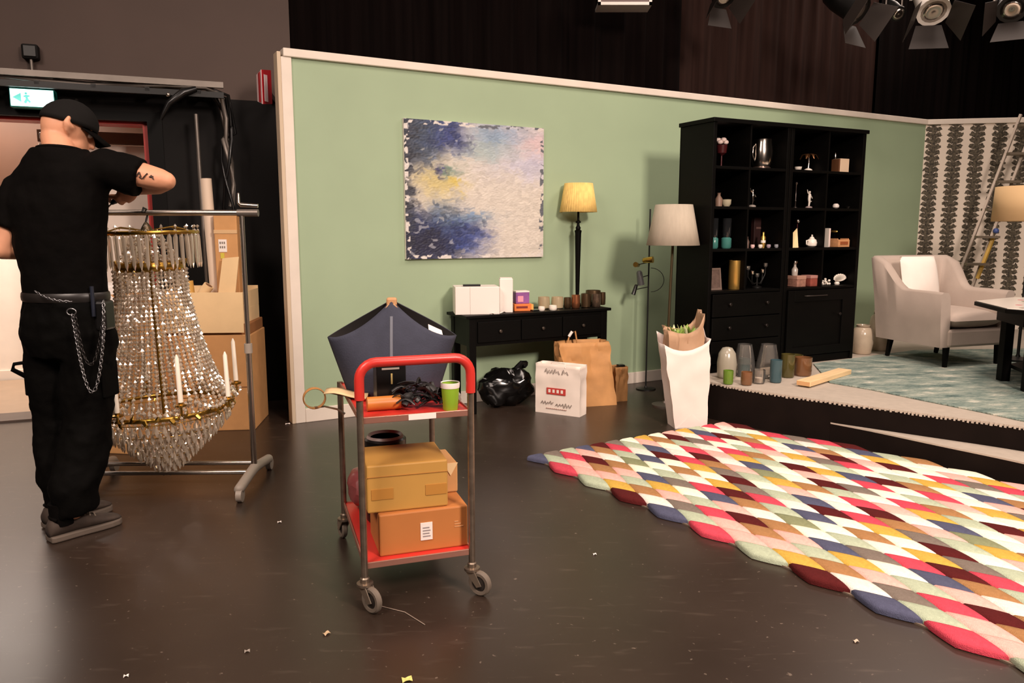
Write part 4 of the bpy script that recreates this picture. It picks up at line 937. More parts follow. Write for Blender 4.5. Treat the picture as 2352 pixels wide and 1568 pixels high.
MB().add([(-0.035, -0.02, BT-0.045), (0.035, -0.02, BT-0.045), (0.014, -0.014, BT-0.012), (-0.014, -0.014, BT-0.012)], [(0, 1, 2, 3)]).build('leather_patch', M['leather'], bas, solid=0.004)
MB().add([(0.15, -0.0, 0.20), (0.21, -0.012, 0.205), (0.20, 0.02, 0.245), (0.145, 0.03, 0.27)], [(0, 1, 2, 3)]).build('packing_slip', M['white_paper'], bas, solid=0.001)
t = thing('black_box', 'small black box with a printed gold mark in front of the felt basket', 'box', cw(-0.06, -0.12, TS), CANG)
MB().b2((-0.055, -0.045, 0), (0.055, 0.045, 0.155)).build('carton_body', M['black_plastic'], t, bevel=0.003)
MB().b2((-0.002, -0.0465, 0.085), (0.004, -0.045, 0.125)).build('printed_mark', mat('gold_print', (190, 170, 110), 0.4), t)
MB().b2((-0.035, -0.0465, 0.14), (0.03, -0.045, 0.147)).build('printed_line', mat('grey_print', (150, 140, 130), 0.5), t)
MB().b2((-0.05, -0.04, 0.155), (0.045, 0.035, 0.175)).build('strap_coil', mat('brown_strap', (96, 62, 50), 0.6), t, bevel=0.008)
t = thing('copper_tube', 'orange brown cardboard tube lying next to the black box', 'tube', cw(-0.10, -0.215, TS), CANG)
MB().limb([(-0.06, 0, 0.026), (0.062, 0, 0.026)], 0.026, 18).build('tube_body', mat('copper_orange', (196, 118, 48), 0.4), t, smooth=40)
MB().limb([(0.0615, 0, 0.026), (0.063, 0, 0.026)], 0.017, 14).build('core', M['black_plastic'], t, smooth=40)
cup = thing('paper_cup', 'lime green paper cup with white rim on the trolley', 'cup', cw(0.135, -0.285, TS), CANG)
MB().lathe([(0.026, 0.0), (0.027, 0.002), (0.034, 0.098), (0.0325, 0.098), (0.0255, 0.008), (0.0, 0.008)], 28, cap=False).build('cup_body', mat('lime_card', (142, 182, 46), 0.5), cup, smooth=40)
MB().lathe([(0.0342, 0.083), (0.0355, 0.098), (0.0345, 0.103), (0.032, 0.1)], 28, cap=False).build('white_rim', M['white_card'], cup, smooth=60)
# heap of black straps and cable ends
hp = MB(); rn = random.Random(21)
for i in range(46):
    a = rn.uniform(0, math.pi); L_ = rn.uniform(0.05, 0.12); cx = rn.uniform(-0.085, 0.09); cy = rn.uniform(-0.055, 0.05)
    hgt = 0.012+max(0, 0.085*(1-(cx/0.13)**2-(cy/0.09)**2))*rn.random(); tl = rn.uniform(-0.3, 0.3); pts = []
    for k in range(5):
        u = (k/4-0.5); pts.append((cx+math.cos(a)*L_*u, cy+math.sin(a)*L_*u*0.6, max(0.006, hgt+tl*L_*u+0.02*math.cos(3*u))))
    hp.limb(pts, [(rn.uniform(0.006, 0.012), 0.003)]*5, 6, up=(rn.uniform(-.6, .6), rn.uniform(-.6, .6), 1))
o = hp.build('strap_heap', [mat('matt_black_strap', (34, 31, 30), 0.45)], None, smooth=40, loc=cw(0.035, -0.215, TS), rotz=CANG); tag(o, 'tangled heap of black straps and clips on the red trolley shelf', 'straps', kind='stuff')
t = thing('plastic_film', 'crumpled clear plastic film beside the green cup', 'film', cw(0.165, -0.22, TS), CANG)
cr = MB(); cr.ball((0, 0, 0.03), (0.022, 0.05, 0.032), 14, 9)
for i, v in enumerate(cr.v): cr.v[i] = v+Vector((noise.noise(v*60), noise.noise(v*60+Vector((9, 0, 0))), 0))*0.012
cr.build('film_body', mat('pale_film', (222, 212, 200), 0.25), t, smooth=25)
# kraft paper strip and the ring at its end, sticking out over the left edge
kp = thing('paper_strip', 'folded brown paper strip sticking out over the back left trolley corner', 'paper', cw(-0.16, 0.14, TS), CANG)
MB().sheet(lambda u, v: (-0.13+0.15*u+0.02*v, -0.02-0.14*u+(v-0.5)*0.10, 0.014+0.012*math.sin(u*5)*(1-u)), 8, 4).build('strip', M['kraft_pale'], kp, solid=0.004, smooth=60)
MB().sheet(lambda u, v: (-0.11+0.11*u, 0.02-0.16*u+(v-0.5)*0.05, 0.005), 6, 2).build('under_strip', mat('brown_strip', (150, 98, 54), 0.7), kp, solid=0.004)
rgc = at(722, 914, 3.08); rt = thing('tape_ring', 'brown parcel tape ring hanging at the trolley corner', 'tape', rgc-Vector((0, 0, 0.042)), R(20))
MB().limb([(0.044*math.cos(a), 0, 0.042+0.042*math.sin(a)) for a in [2*math.pi*k/28 for k in range(28)]], [(0.0035, 0.018)]*28, 8, up=(0, 1, 0), closed=True).build('ring', mat('tan_tape', (176, 124, 70), 0.4), rt, smooth=60)
MB().limb([(0.0, 0, 0.003), (0.04, 0.0, 0.004), (0.09, -0.01, -0.01), (0.12, -0.02, -0.03)], [(0.018, 0.002)]*4, 6).build('loose_end', mat('dark_tape', (110, 66, 36), 0.4), rt)

# ================================================================== DIAMOND RUG
RU = Vector((0.553, -0.833, 0)).normalized(); RV = Vector((0.833, 0.553, 0)).normalized(); RP = Vector((0.128, 4.414, 0))
DL, DWD = 0.2745, 0.118
pal = {'D': (86, 30, 30), 'R': (206, 74, 90), 'P': (236, 178, 166), 'C': (246, 240, 216), 'W': (240, 226, 214), 'M': (178, 188, 162), 'Y': (206, 166, 76), 'K': (166, 122, 80), 'B': (84, 86, 108), 'T': (124, 112, 102), 'G': (136, 140, 106)}
rugm = {k: mat('rug_wool_'+k, v, 0.95, var=0.10, vs=60, bump=0.4, bs=260, spec=0.1) for k, v in pal.items()}
# four-diamond colour sequence of each row, read from the photograph row by row (row 0 = front edge)
seq = ['BRMD', 'MPYW', 'TPPK', 'RKMP', 'MDPY', 'PKBC', 'BWCT', 'KGMR', 'DMCW', 'RBKY', 'TWCC', 'MDYD', 'CBRT', 'PWKM', 'YCDP', 'KRWG', 'CMPB', 'DWYC', 'PTRM', 'WCKD', 'YRMC', 'BCPW', 'MDRY', 'CKWT', 'RMCP', 'WYBD', 'PCMK', 'DRWC', 'YCTM', 'CPRB', 'MWYD', 'KCPR', 'WMBC', 'RYCD', 'CPKM', 'BWRY', 'MCDP', 'YWCR']
TEx = [Vector((p[0], p[1], 0)) for p in (SE if False else [])]
bound = [Vector((p[0], p[1], 0)) for p in TE if p[0] < 2.10]+[Vector((p[0], p[1], 0)) for p in SE]
def room_left(p):              # signed distance from the platform and step front, positive on the open floor
    best = 9; 
    for a, b_ in zip(bound, bound[1:]):
        d_ = b_-a; t_ = max(0, min(1, (p-a).dot(d_)/d_.length_squared)); q_ = a+d_*t_
        dd = (p-q_).length
        if dd < abs(best):
            n_ = Vector((-d_.y, d_.x, 0)); best = dd if (p-q_).dot(n_) < 0 else -dd
    return best
rug = thing('diamond_rug', 'long shaggy wool rug of multicoloured diamonds lying against the stage', 'rug', RP, 0)
dm = {}
def diamond_mesh(k):
    """a diamond-shaped tuft: rim, shoulder and crowned top"""
    me = MB(); a = DL/2*0.985; w_ = DWD/2*0.985; rs = []
    for sc, z in ((1.0, 0.0), (1.0, 0.014), (0.90, 0.024), (0.55, 0.028)):
        q_ = []
        for t_ in range(16):
            th = 2*math.pi*t_/16; c_, s_ = math.cos(th), math.sin(th); den = (abs(c_)**1.15+abs(s_)**1.15)**(1/1.15)
            if k.endswith('h') and c_ < 0: c_ = 0.0
            q_.append(RU*(a*sc*c_/den)+RV*(w_*sc*s_/den)+Vector((0, 0, z)))
        rs.append(q_)
    me.rings(rs, cap=True); m_ = me.mesh('rug_diamond'); m_.materials.append(rugm[k[0]])
    m_.polygons.foreach_set('use_smooth', [True]*len(m_.polygons)); m_.set_sharp_from_angle(angle=R(70))
    return m_
cand = []
for r_ in range(38):
    v_ = r_*DWD/2*0.985
    for i in range(0, 12):
        u_ = i*DL+(DL/2 if r_ % 2 else 0)+0.10*(v_/1.6)**1.3
        c = RP+RU*u_+RV*(v_+0.012)
        inset = 0.075 if c.x < 2.0 else 0.055
        if room_left(c) < inset: continue
        cand.append((c, seq[r_ % len(seq)][i % 4]+('h' if i == 0 and r_ % 2 == 0 else '')))
cand.sort(key=lambda q_: q_[0].y)
for c, k in cand[:300]:
    if k not in dm: dm[k] = diamond_mesh(k)
    o = bpy.data.objects.new('rug_diamond', dm[k]); col.objects.link(o); o.parent = rug; o.location = c-RP+Vector((0, 0, 0.003))
if len(cand) > 300:
    rest = bpy.data.objects
    mb = MB(); mi = []
    keys = sorted({k[0] for _, k in cand[300:]})
    for c, k in cand[300:]:
        src = dm.get(k) or diamond_mesh(k); dm[k] = src
        o_ = len(mb.v); mb.v += [Vector(v.co)+(c-RP)+Vector((0, 0, 0.003)) for v in src.vertices]
        for p_ in src.polygons: mb.f.append(tuple(o_+i for i in p_.vertices)); mi.append(keys.index(k[0]))
    o = mb.build('rug_diamonds_far', [rugm[k] for k in keys], rug, smooth=70); o['kind'] = 'stuff'
    o.data.polygons.foreach_set('material_index', mi)
RUG_N = len(cand)
# backing cloth under the tufts
bkp = [(RP+RU*0.0+RV*0.0), (RP+RU*3.1+RV*0.0)]
xs = []
edge = [q_ for q_ in bound]
pts = [Vector((0, 0, 0))+RU*0.0, RU*3.0, RU*3.0+RV*1.6]
for q_ in reversed(bound):
    if q_.y < 3.3: continue
    n_ = (q_-RP); 
    if n_.dot(RU) < 0.12: continue
    pts.append(n_-RV*0.05-RU*0.0)
pts.append(RU*0.10+RV*1.45)
MB().prism([(p.x, p.y) for p in pts], 0.0, 0.006).build('rug_backing', mat('rug_backing', (120, 104, 88), 0.9), rug)

# ================================================================== BOOKCASE
KA = R(26.9); KX = Vector((math.cos(KA), math.sin(KA), 0)); KY = Vector((-KX.y, KX.x, 0)); KL = Vector((1.475, 5.724, PH))
KW, KD, KH = 1.625, 0.38, 2.172-PH
SZ = [0.90-PH, 1.218-PH, 1.535-PH, 1.83-PH]           # shelf tops, from the cabinets up
bk = thing('bookcase', 'tall black two-bay bookcase with open shelves over drawers and a door', 'bookcase', KL, KA)
bm = M['black_wood']; th = 0.022
B = MB()
for x in (0, 0.74, 0.78, KW-th*1.5): MB().b2((x, 0, 0.0), (x+(th*1.5 if x else th*1.4), KD, KH-0.03)).build('side_panel', bm, bk, bevel=0.002)
MB().b2((-0.015, -0.015, KH-0.03), (KW+0.015, KD+0.005, KH)).build('top_panel', bm, bk, bevel=0.003)
MB().b2((0, KD-0.012, 0), (KW, KD, KH-0.03)).build('back_panel', mat('black_back_board', (5, 4, 4), 0.8, spec=0.1), bk)
for x in (0.36, 1.195): MB().b2((x, 0.005, SZ[0]), (x+0.016, KD-0.014, KH-0.03)).build('divider', bm, bk)
for z in SZ:
    for xa, xb in ((0.03, 0.74), (0.81, KW-0.03)): MB().b2((xa, 0.004, z-0.02), (xb, KD-0.014, z)).build('shelf', bm, bk, bevel=0.0015)
MB().b2((0.02, 0.01, 0), (KW-0.02, KD-0.02, 0.06)).build('plinth', bm, bk)
def knob(x, z, par, r=0.013):
    MB().lathe([(0.006, 0.0), (0.005, 0.012), (r, 0.018), (r, 0.026), (r*0.6, 0.03)], 12, Matrix.Translation((x, -0.02, z)) @ Matrix.Rotation(R(90), 4, 'X')).build('knob', mat('black_knob', (36, 30, 27), 0.35, 0.5), par, smooth=40)
dh = (SZ[0]-0.02-0.07)/3
for i in range(3):
    z0 = 0.07+i*dh
    d_ = MB().b2((0.035, -0.018, z0+0.004), (0.738, 0.0, z0+dh-0.004)).build('drawer', bm, bk, bevel=0.003)
    for x in (0.19, 0.57): knob(x, z0+dh*0.55, d_)
d_ = MB()
xa, xb, za, zb_ = 0.815, KW-0.035, 0.072, SZ[0]-0.024
d_.b2((xa, -0.02, za), (xa+0.07, 0.0, zb_)).b2((xb-0.15, -0.02, za), (xb, 0.0, zb_)).b2((xa+0.07, -0.02, za), (xb-0.15, 0.0, za+0.07)).b2((xa+0.07, -0.02, zb_-0.09), (xb-0.15, 0.0, zb_))
d_ = d_.build('door', bm, bk, bevel=0.003)
MB().b2((xa+0.07, -0.008, za+0.07), (xb-0.15, 0.0, zb_-0.09)).build('door_panel', bm, d_)
MB().limb([(xa+0.18, -0.02, zb_-0.045), (xa+0.18, -0.035, zb_-0.045), (xa+0.42, -0.035, zb_-0.045), (xa+0.42, -0.02, zb_-0.045)], 0.005, 8).build('bar_handle', mat('dark_handle', (70, 62, 58), 0.35, 0.6), d_, smooth=50)
knob(xb-0.20, 0.40, d_)
def kpos(px, row, dep=0.16):
    """place on a shelf under the pixel column px (row 0 = lowest shelf)"""
    q = pl(px, 500, KL+KY*dep, KX); s_ = (q-KL-KY*dep).dot(KX)
    z = SZ[row]
    p = KL+KX*s_+KY*dep+Vector((0, 0, z+0.001)); 
    # correct for the lean of verticals in the view
    v = p-Vector((0, 0, CH)); X = v.x; Yc = v.y*CT-v.z*ST; px2 = W/2+FPX*X/Yc
    s_ += (px-px2)*Yc/FPX/KX.x*0.85
    return KL+KX*s_+KY*dep+Vector((0, 0, z+0.001))
SG = 'ornaments on the bookcase shelves'
def orn(name, label, cat, px, row, dep=0.16, rz=0.0): return thing(name, label, cat, kpos(px, row, dep), KA+rz, SG)
def lathe_part(t, nm, prof, m, n=18, M_=None, **kw): return MB().lathe(prof, n, M_, **kw).build(nm, m, t, smooth=45)
dred = mat('dark_red_glaze', (70, 24, 26), 0.3); pinkw = mat('pinkish_white', (236, 214, 206), 0.5)
goldm = mat('matt_gold', (214, 172, 92), 0.35, 0.85); bronze = mat('bronze', (170, 120, 80), 0.35, 0.9)
# top row
t = orn('goblet', 'dark red glass goblet filled with pinkish white blossoms', 'goblet', 1655, 3)
lathe_part(t, 'glass', [(0.03, 0), (0.03, 0.005), (0.006, 0.01), (0.006, 0.09), (0.035, 0.11), (0.042, 0.17), (0.036, 0.17), (0.03, 0.115)], dred)
for i in range(7):
    a = i*0.9; MB().ball((0.03*math.cos(a), 0.024*math.sin(a), 0.19+0.016*(i % 2)), (0.024, 0.022, 0.018), 10, 7).build('blossom', pinkw, t, smooth=180)
t = orn('mirror_vase', 'polished silver round mirror vase standing on the top shelf', 'vase', 1747, 3, 0.12)
lathe_part(t, 'vase_body', [(0.055, 0), (0.06, 0.004), (0.075, 0.06), (0.08, 0.14), (0.07, 0.20), (0.072, 0.225), (0.064, 0.225), (0.06, 0.19)], M['silver'], 24)
lathe_part(t, 'foot', [(0.07, 0.0), (0.07, 0.012), (0.055, 0.016)], mat('pewter', (130, 112, 104), 0.3, 0.9), 20)
for sx in (-1, 1): MB().limb([(sx*0.072, 0, 0.06), (sx*0.098, 0, 0.10), (sx*0.095, 0, 0.16), (sx*0.072, 0, 0.19)], 0.006, 8).build('handle', M['silver'], t, smooth=60)
t = orn('palm_ornament', 'bronze palm tree ornament on a white base', 'ornament', 1854, 3)
lathe_part(t, 'base', [(0.035, 0), (0.038, 0.006), (0.03, 0.02), (0.01, 0.03)], M['white_ceramic'])
MB().limb([(0, 0, 0.03), (0.004, 0, 0.08), (0, 0, 0.12)], [0.009, 0.006, 0.006], 8).build('trunk', M['silver'], t, smooth=60)
for i in range(7):
    a = i*0.898; c_, s_ = math.cos(a), math.sin(a)
    MB().limb([(0, 0, 0.115), (0.03*c_, 0.03*s_, 0.142), (0.055*c_, 0.055*s_, 0.135), (0.074*c_, 0.074*s_, 0.10)], [(0.006, 0.003), (0.015, 0.003), (0.013, 0.003), (0.003, 0.002)], 8, up=(0, 0, 1)).build('palm_leaf', bronze, t, smooth=60)
t = orn('small_dish', 'tiny white dish beside the palm ornament', 'dish', 1831, 3, 0.10)
lathe_part(t, 'dish_body', [(0.012, 0), (0.026, 0.01), (0.03, 0.03), (0.027, 0.03), (0.02, 0.012)], M['white_ceramic'])
t = orn('beige_box', 'square beige box on the top shelf of the right bay', 'box', 1928, 3, 0.13)
MB().b2((-0.052, -0.04, 0), (0.052, 0.04, 0.115)).build('box_body', mat('beige_card', (206, 180, 152), 0.6), t, bevel=0.003)
MB().b2((-0.066, -0.038, 0), (-0.053, 0.04, 0.112)).build('box_spine', mat('brown_card', (96, 60, 34), 0.6), t, bevel=0.002)
t = orn('perfume_bottle', 'slim silver topped bottle behind the square beige box', 'bottle', 1914, 3, 0.22)
lathe_part(t, 'bottle_body', [(0.018, 0), (0.02, 0.005), (0.02, 0.10), (0.008, 0.115), (0.008, 0.125)], M['clear']); lathe_part(t, 'stopper', [(0.01, 0.125), (0.014, 0.145), (0.006, 0.175)], M['silver'])
# second row
t = orn('stone_bottle', 'small brown stoneware bottle on the second shelf', 'bottle', 1650, 2, 0.14)
lathe_part(t, 'bottle_body', [(0.026, 0), (0.028, 0.06), (0.012, 0.085), (0.012, 0.10), (0.016, 0.105)], mat('brown_stoneware', (130, 104, 88), 0.5))
t = orn('glass_bowl', 'little frosted bowl beside the stoneware bottle', 'bowl', 1668, 2, 0.12)
lathe_part(t, 'bowl_body', [(0.02, 0), (0.034, 0.02), (0.036, 0.055), (0.032, 0.055), (0.03, 0.02)], mat('frosted_beige', (176, 166, 140), 0.3))
def dancer(label, px, row, h, m, base, dep=0.14, flip=1):
    t = orn('dancer_figurine', label, 'figurine', px, row, dep)
    lathe_part(t, 'pedestal', [(0.028, 0), (0.028, 0.012), (0.014, 0.018)], base)
    k = h/0.15; b_ = MB(); f_ = flip
    b_.limb([(0, 0, 0.016*k), (0.004*f_, 0, 0.05*k), (0, 0, 0.078*k), (0.004*f_, 0, 0.112*k), (0.002, 0, 0.122*k)], [0.006, 0.009, 0.012, 0.013, 0.005], 8, round_ends=True)
    b_.ball((0.002, 0, 0.132*k), 0.010, 8, 6)
    b_.limb([(0.004*f_, 0, 0.112*k), (-0.018*f_, 0, 0.125*k), (-0.026*f_, 0, 0.150*k)], [0.006, 0.005, 0.003], 6, round_ends=True)
    b_.limb([(0.004*f_, 0, 0.108*k), (0.022*f_, 0, 0.098*k), (0.036*f_, 0, 0.082*k)], [0.006, 0.005, 0.003], 6, round_ends=True)
    b_.limb([(0, 0, 0.075*k), (0.016*f_, 0, 0.052*k), (0.030*f_, 0.004, 0.058*k)], [0.009, 0.006, 0.004], 6, round_ends=True)
    b_.build('figure', m, t, smooth=60)
dancer('slim silver dancer figurine alone on the second shelf', 1727, 2, 0.145, M['silver'], mat('grey_stone', (150, 140, 132), 0.5), 0.10)
dancer('white dancer figurine on a broad grey pedestal', 1857, 2, 0.150, M['white_ceramic'], mat('mauve_stone', (150, 132, 130), 0.5))
t = orn('thin_candlestick', 'thin silver candlestick close to the middle panel of the bookcase', 'candlestick', 1826, 2, 0.08)
lathe_part(t, 'stick', [(0.016, 0), (0.016, 0.004), (0.004, 0.01), (0.004, 0.05), (0.008, 0.055), (0.004, 0.06), (0.004, 0.18), (0.011, 0.19), (0.011, 0.2)], mat('dark_silver', (110, 100, 96), 0.3, 0.9), 12)
t = orn('glass_ball', 'small round glass tealight holder at the second shelf', 'holder', 1919, 2, 0.12)
lathe_part(t, 'holder_body', [(0.012, 0), (0.026, 0.012), (0.027, 0.028), (0.016, 0.042), (0.014, 0.04)], mat('pearl_glass', (214, 204, 196), 0.15))
t = orn('silver_dish', 'flat little silver dish right of the tealight holder', 'dish', 1948, 2, 0.12)
lathe_part(t, 'dish_body', [(0.015, 0), (0.02, 0.006), (0.028, 0.02), (0.025, 0.02)], M['silver'])
# third row
tealm = mat('teal_ceramic', (64, 120, 112), 0.25); smoke = glass('smoky_glass', (44, 46, 48), body=0.5)
for px, lab, rr in ((1640, 'narrow teal footed glass vase', 0.032), (1668, 'wide teal footed glass vase', 0.040)):
    t = orn('teal_vase', lab+' on the third shelf of the left bay', 'vase', px, 1, 0.12)
    lathe_part(t, 'vase_base', [(rr*0.8, 0), (rr, 0.01), (rr, 0.075), (rr*0.7, 0.085)], tealm); lathe_part(t, 'glass_top', [(rr*0.7, 0.085), (rr*0.85, 0.1), (rr*0.9, 0.23), (rr*0.84, 0.23), (rr*0.8, 0.1)], smoke)
t = orn('dark_book', 'tall dark red boxed book standing on the third shelf', 'book', 1738, 1, 0.26)
MB().b2((-0.05, -0.02, 0), (0.05, 0.02, 0.24)).build('book_block', mat('very_dark_red', (44, 22, 20), 0.5), t, bevel=0.003)
MB().b2((-0.03, -0.0215, 0.15), (0.035, -0.02, 0.165)).build('title_band', mat('title_grey', (96, 70, 64), 0.5), t)
t = orn('gold_bottle', 'gold and white bottle in front of the dark red book', 'bottle', 1753, 1, 0.12)
lathe_part(t, 'bottle_body', [(0.016, 0.0), (0.019, 0.03), (0.019, 0.085), (0.009, 0.10), (0.009, 0.125)], goldm); lathe_part(t, 'white_band', [(0.0195, 0.04), (0.0197, 0.06)], M['white_ceramic'])
t = orn('brown_flask', 'small brown flask beside the gold bottle', 'flask', 1716, 1, 0.1)
lathe_part(t, 'flask_body', [(0.016, 0), (0.018, 0.05), (0.008, 0.075), (0.008, 0.09)], mat('flask_brown', (96, 76, 68), 0.4))
for px, lab, c_ in ((1729, 'pink glazed bead bowl', (230, 190, 186)), (1747, 'white glazed bead bowl', (240, 226, 214)), (1766, 'mauve glazed bead bowl', (170, 150, 160)), (1784, 'grey glazed bead bowl', (150, 150, 156))):
    t = orn('bead_bowl', lab+' in the front row of the third shelf', 'bowl', px, 1, 0.06)
    lathe_part(t, 'bowl_body', [(0.010, 0), (0.018, 0.012), (0.016, 0.028), (0.012, 0.028), (0.011, 0.012)], mat('glaze', c_, 0.2), 12)
t = orn('ball_finial', 'silver ball on a thin dark stand at the third shelf', 'ornament', 1830, 1, 0.16)
lathe_part(t, 'stand', [(0.025, 0), (0.025, 0.006), (0.005, 0.012), (0.004, 0.19)], dred, 12); MB().ball((0, 0, 0.215), 0.022, 14, 10).build('ball', M['silver'], t, smooth=180)
t = orn('greeting_card', 'cream folded greeting card leaning near the middle panel', 'card', 1829, 1, 0.06)
MB().add([(-0.045, -0.01, 0), (0.005, -0.02, 0), (0.012, 0.01, 0.155), (-0.04, 0.0, 0.12)], [(0, 1, 2, 3)]).build('card_front', mat('cream_card', (226, 206, 156), 0.6), t, solid=0.003)
MB().add([(0.005, -0.02, 0), (0.035, 0.025, 0), (0.04, 0.03, 0.15), (0.012, 0.01, 0.155)], [(0, 1, 2, 3)]).build('card_back', mat('grey_beige_card', (140, 126, 106), 0.6), t, solid=0.003)
t = orn('white_teapot', 'round white teapot on the third shelf', 'teapot', 1865, 1, 0.10)
lathe_part(t, 'pot_body', [(0.02, 0), (0.038, 0.012), (0.043, 0.038), (0.034, 0.062), (0.02, 0.07)], M['white_ceramic'], 20)
lathe_part(t, 'lid', [(0.022, 0.07), (0.014, 0.084), (0.005, 0.088), (0.008, 0.098), (0.002, 0.104)], M['white_ceramic'], 16)
MB().limb([(0.038, 0, 0.04), (0.056, 0, 0.05), (0.06, 0, 0.078)], [0.009, 0.007, 0.006], 8).build('spout', M['white_ceramic'], t, smooth=60)
MB().limb([(-0.036, 0, 0.055), (-0.062, 0, 0.055), (-0.06, 0, 0.025), (-0.038, 0, 0.022)], 0.005, 8).build('handle', M['white_ceramic'], t, smooth=60)
t = orn('white_book', 'thin white book standing upright beside the wooden tray', 'book', 1899, 1, 0.10)
MB().b2((-0.010, -0.03, 0), (0.010, 0.06, 0.155)).build('book_block', pinkw, t, bevel=0.003); MB().b2((-0.0115, -0.0315, 0), (-0.010, 0.06, 0.156)).build('cover', M['white_ceramic'], t)
t = orn('wooden_tray', 'small wooden tray box lying on the third shelf', 'tray', 1928, 1, 0.11)
MB().b2((-0.068, -0.05, 0), (0.068, 0.05, 0.01)).b2((-0.068, -0.05, 0.01), (0.068, -0.042, 0.06)).b2((-0.068, 0.042, 0.01), (0.068, 0.05, 0.06)).b2((-0.068, -0.042, 0.01), (-0.06, 0.042, 0.07)).b2((0.06, -0.042, 0.01), (0.068, 0.042, 0.07)).build('tray_body', mat('light_wood', (206, 150, 104), 0.5, var=0.15, stretch=(1, 8, 8)), t, bevel=0.002)
MB().b2((-0.045, -0.054, 0.02), (0.045, -0.05, 0.045)).build('label_plate', mat('rust', (150, 82, 46), 0.5), t)
t = orn('gold_bangle', 'gold bangle resting behind the wooden tray', 'bangle', 1920, 1, 0.24)
MB().lathe([(0.03, 0), (0.03, 0.11), (0.028, 0.115)], 14).build('stand', M['black_wood'], t, smooth=40); MB().limb([(0.036*math.cos(a), 0.036*math.sin(a), 0.128) for a in [2*math.pi*k/16 for k in range(16)]], 0.010, 8, closed=True).build('ring', goldm, t, smooth=60)
# lowest open row
t = orn('photo_frame', 'grey brown photo frame on the lowest open shelf', 'frame', 1645, 0, 0.10)
Mx = Matrix.Rotation(R(-8), 4, 'X')
q_ = MB()
for a, b_ in (((-0.065, 0, 0), (-0.05, 0.012, 0.17)), ((0.05, 0, 0), (0.065, 0.012, 0.17)), ((-0.05, 0, 0), (0.05, 0.012, 0.015)), ((-0.05, 0, 0.155), (0.05, 0.012, 0.17))): q_.b2(a, b_)
q_.v = [Mx @ v for v in q_.v]; q_.build('frame', mat('taupe_frame', (116, 98, 88), 0.5), t)
q_ = MB().b2((-0.05, 0.004, 0.015), (0.05, 0.01, 0.155)); q_.v = [Mx @ v for v in q_.v]; q_.build('picture', mat('dim_photo', (104, 86, 78), 0.4, var=0.3, vs=30), t)
t = orn('gold_cylinder', 'tall shiny gold cylinder vase on the lowest open shelf', 'vase', 1688, 0, 0.10)
lathe_part(t, 'cylinder', [(0.045, 0), (0.047, 0.003), (0.047, 0.225), (0.044, 0.225), (0.043, 0.01)], goldm, 28)
t = orn('candelabra', 'black candelabra with glinting glass cups on the lowest open shelf', 'candelabra', 1740, 0, 0.14)
lathe_part(t, 'base', [(0.04, 0), (0.04, 0.008), (0.008, 0.02), (0.007, 0.10)], M['black_metal'])
for i, (dx, dz) in enumerate(((-0.10, 0.14), (-0.055, 0.10), (0.0, 0.08), (0.055, 0.11), (0.085, 0.16))):
    ar = MB().limb([(0, 0, 0.04), (dx*0.5, 0, 0.03), (dx, 0, dz-0.05), (dx, 0, dz)], 0.005, 8).build('arm', M['black_metal'], t, smooth=60)
    MB().lathe([(0.008, dz), (0.016, dz+0.01), (0.018, dz+0.035), (0.015, dz+0.035), (0.012, dz+0.012)], 12, Matrix.Translation((dx, 0, 0))).build('glass_cup', M['silver'] if i % 2 else M['clear'], ar, smooth=60)
t = orn('brown_gift_box', 'flat brown patterned gift box on the lowest open shelf', 'box', 1832, 0, 0.09)
MB().b2((-0.05, -0.05, 0), (0.05, 0.05, 0.085)).build('box_body', mat('brown_pattern', (150, 108, 92), 0.5, var=0.3, vs=40), t, bevel=0.003); MB().b2((-0.052, -0.052, 0.06), (0.052, 0.052, 0.09)).build('lid', mat('taupe_lid', (170, 130, 112), 0.5), t, bevel=0.003)
t = orn('red_gift_box', 'reddish brown gift box next to the flat brown box', 'box', 1863, 0, 0.09)
MB().b2((-0.05, -0.05, 0), (0.05, 0.05, 0.085)).build('box_body', mat('brick_card', (140, 72, 60), 0.5, var=0.2, vs=30), t, bevel=0.003); MB().b2((-0.052, -0.052, 0.065), (0.052, 0.052, 0.09)).build('lid', mat('rose_lid', (176, 126, 116), 0.5), t, bevel=0.003)
p_ = kpos(1826, 0, 0.09)+Vector((0, 0, 0.091))
t = thing('glass_bottle', 'clear glass bottle with stopper standing on the flat brown gift box', 'bottle', p_, KA, SG)
lathe_part(t, 'bottle_body', [(0.024, 0), (0.026, 0.05), (0.010, 0.075), (0.010, 0.09), (0.013, 0.092)], mat('pale_glass', (170, 160, 150), 0.15)); lathe_part(t, 'stopper', [(0.008, 0.092), (0.022, 0.105), (0.018, 0.118), (0.004, 0.12)], M['silver'], 12)
t = orn('white_shell', 'large white ribbed shell dish on the lowest open shelf', 'shell', 1925, 0, 0.10)
sh = MB()
def shell(u, v):
    a = R(-100+200*u); r_ = 0.075*v*(1+0.05*math.cos(u*60)); return (r_*math.sin(a)*1.0+0.01, 0.03-0.05*math.sin(v*1.6), 0.012+r_*math.cos(a)*0.5+0.05*v*v*0.6+0.012)
sh.sheet(shell, 40, 8).build('shell_body', M['white_ceramic'], t, smooth=60, solid=0.005)
lathe_part(t, 'shell_foot', [(0.02, 0), (0.024, 0.012), (0.016, 0.022)], M['white_ceramic'], 12)
t = orn('bead_garland', 'white bead garland in a loose pile beside the shell', 'garland', 1893, 0, 0.10)
rn = random.Random(4)
for i in range(22):
    MB().ball((rn.uniform(-0.055, 0.055), rn.uniform(-0.03, 0.03), 0.012+0.022*(i % 3)*rn.random()), 0.011, 8, 6).build('bead', M['white_ceramic'], t, smooth=180)
MB().limb([(-0.05, 0.0, 0.006), (0, 0.02, 0.006), (0.05, -0.01, 0.006)], 0.003, 6).build('cord', M['white_paper'], t)

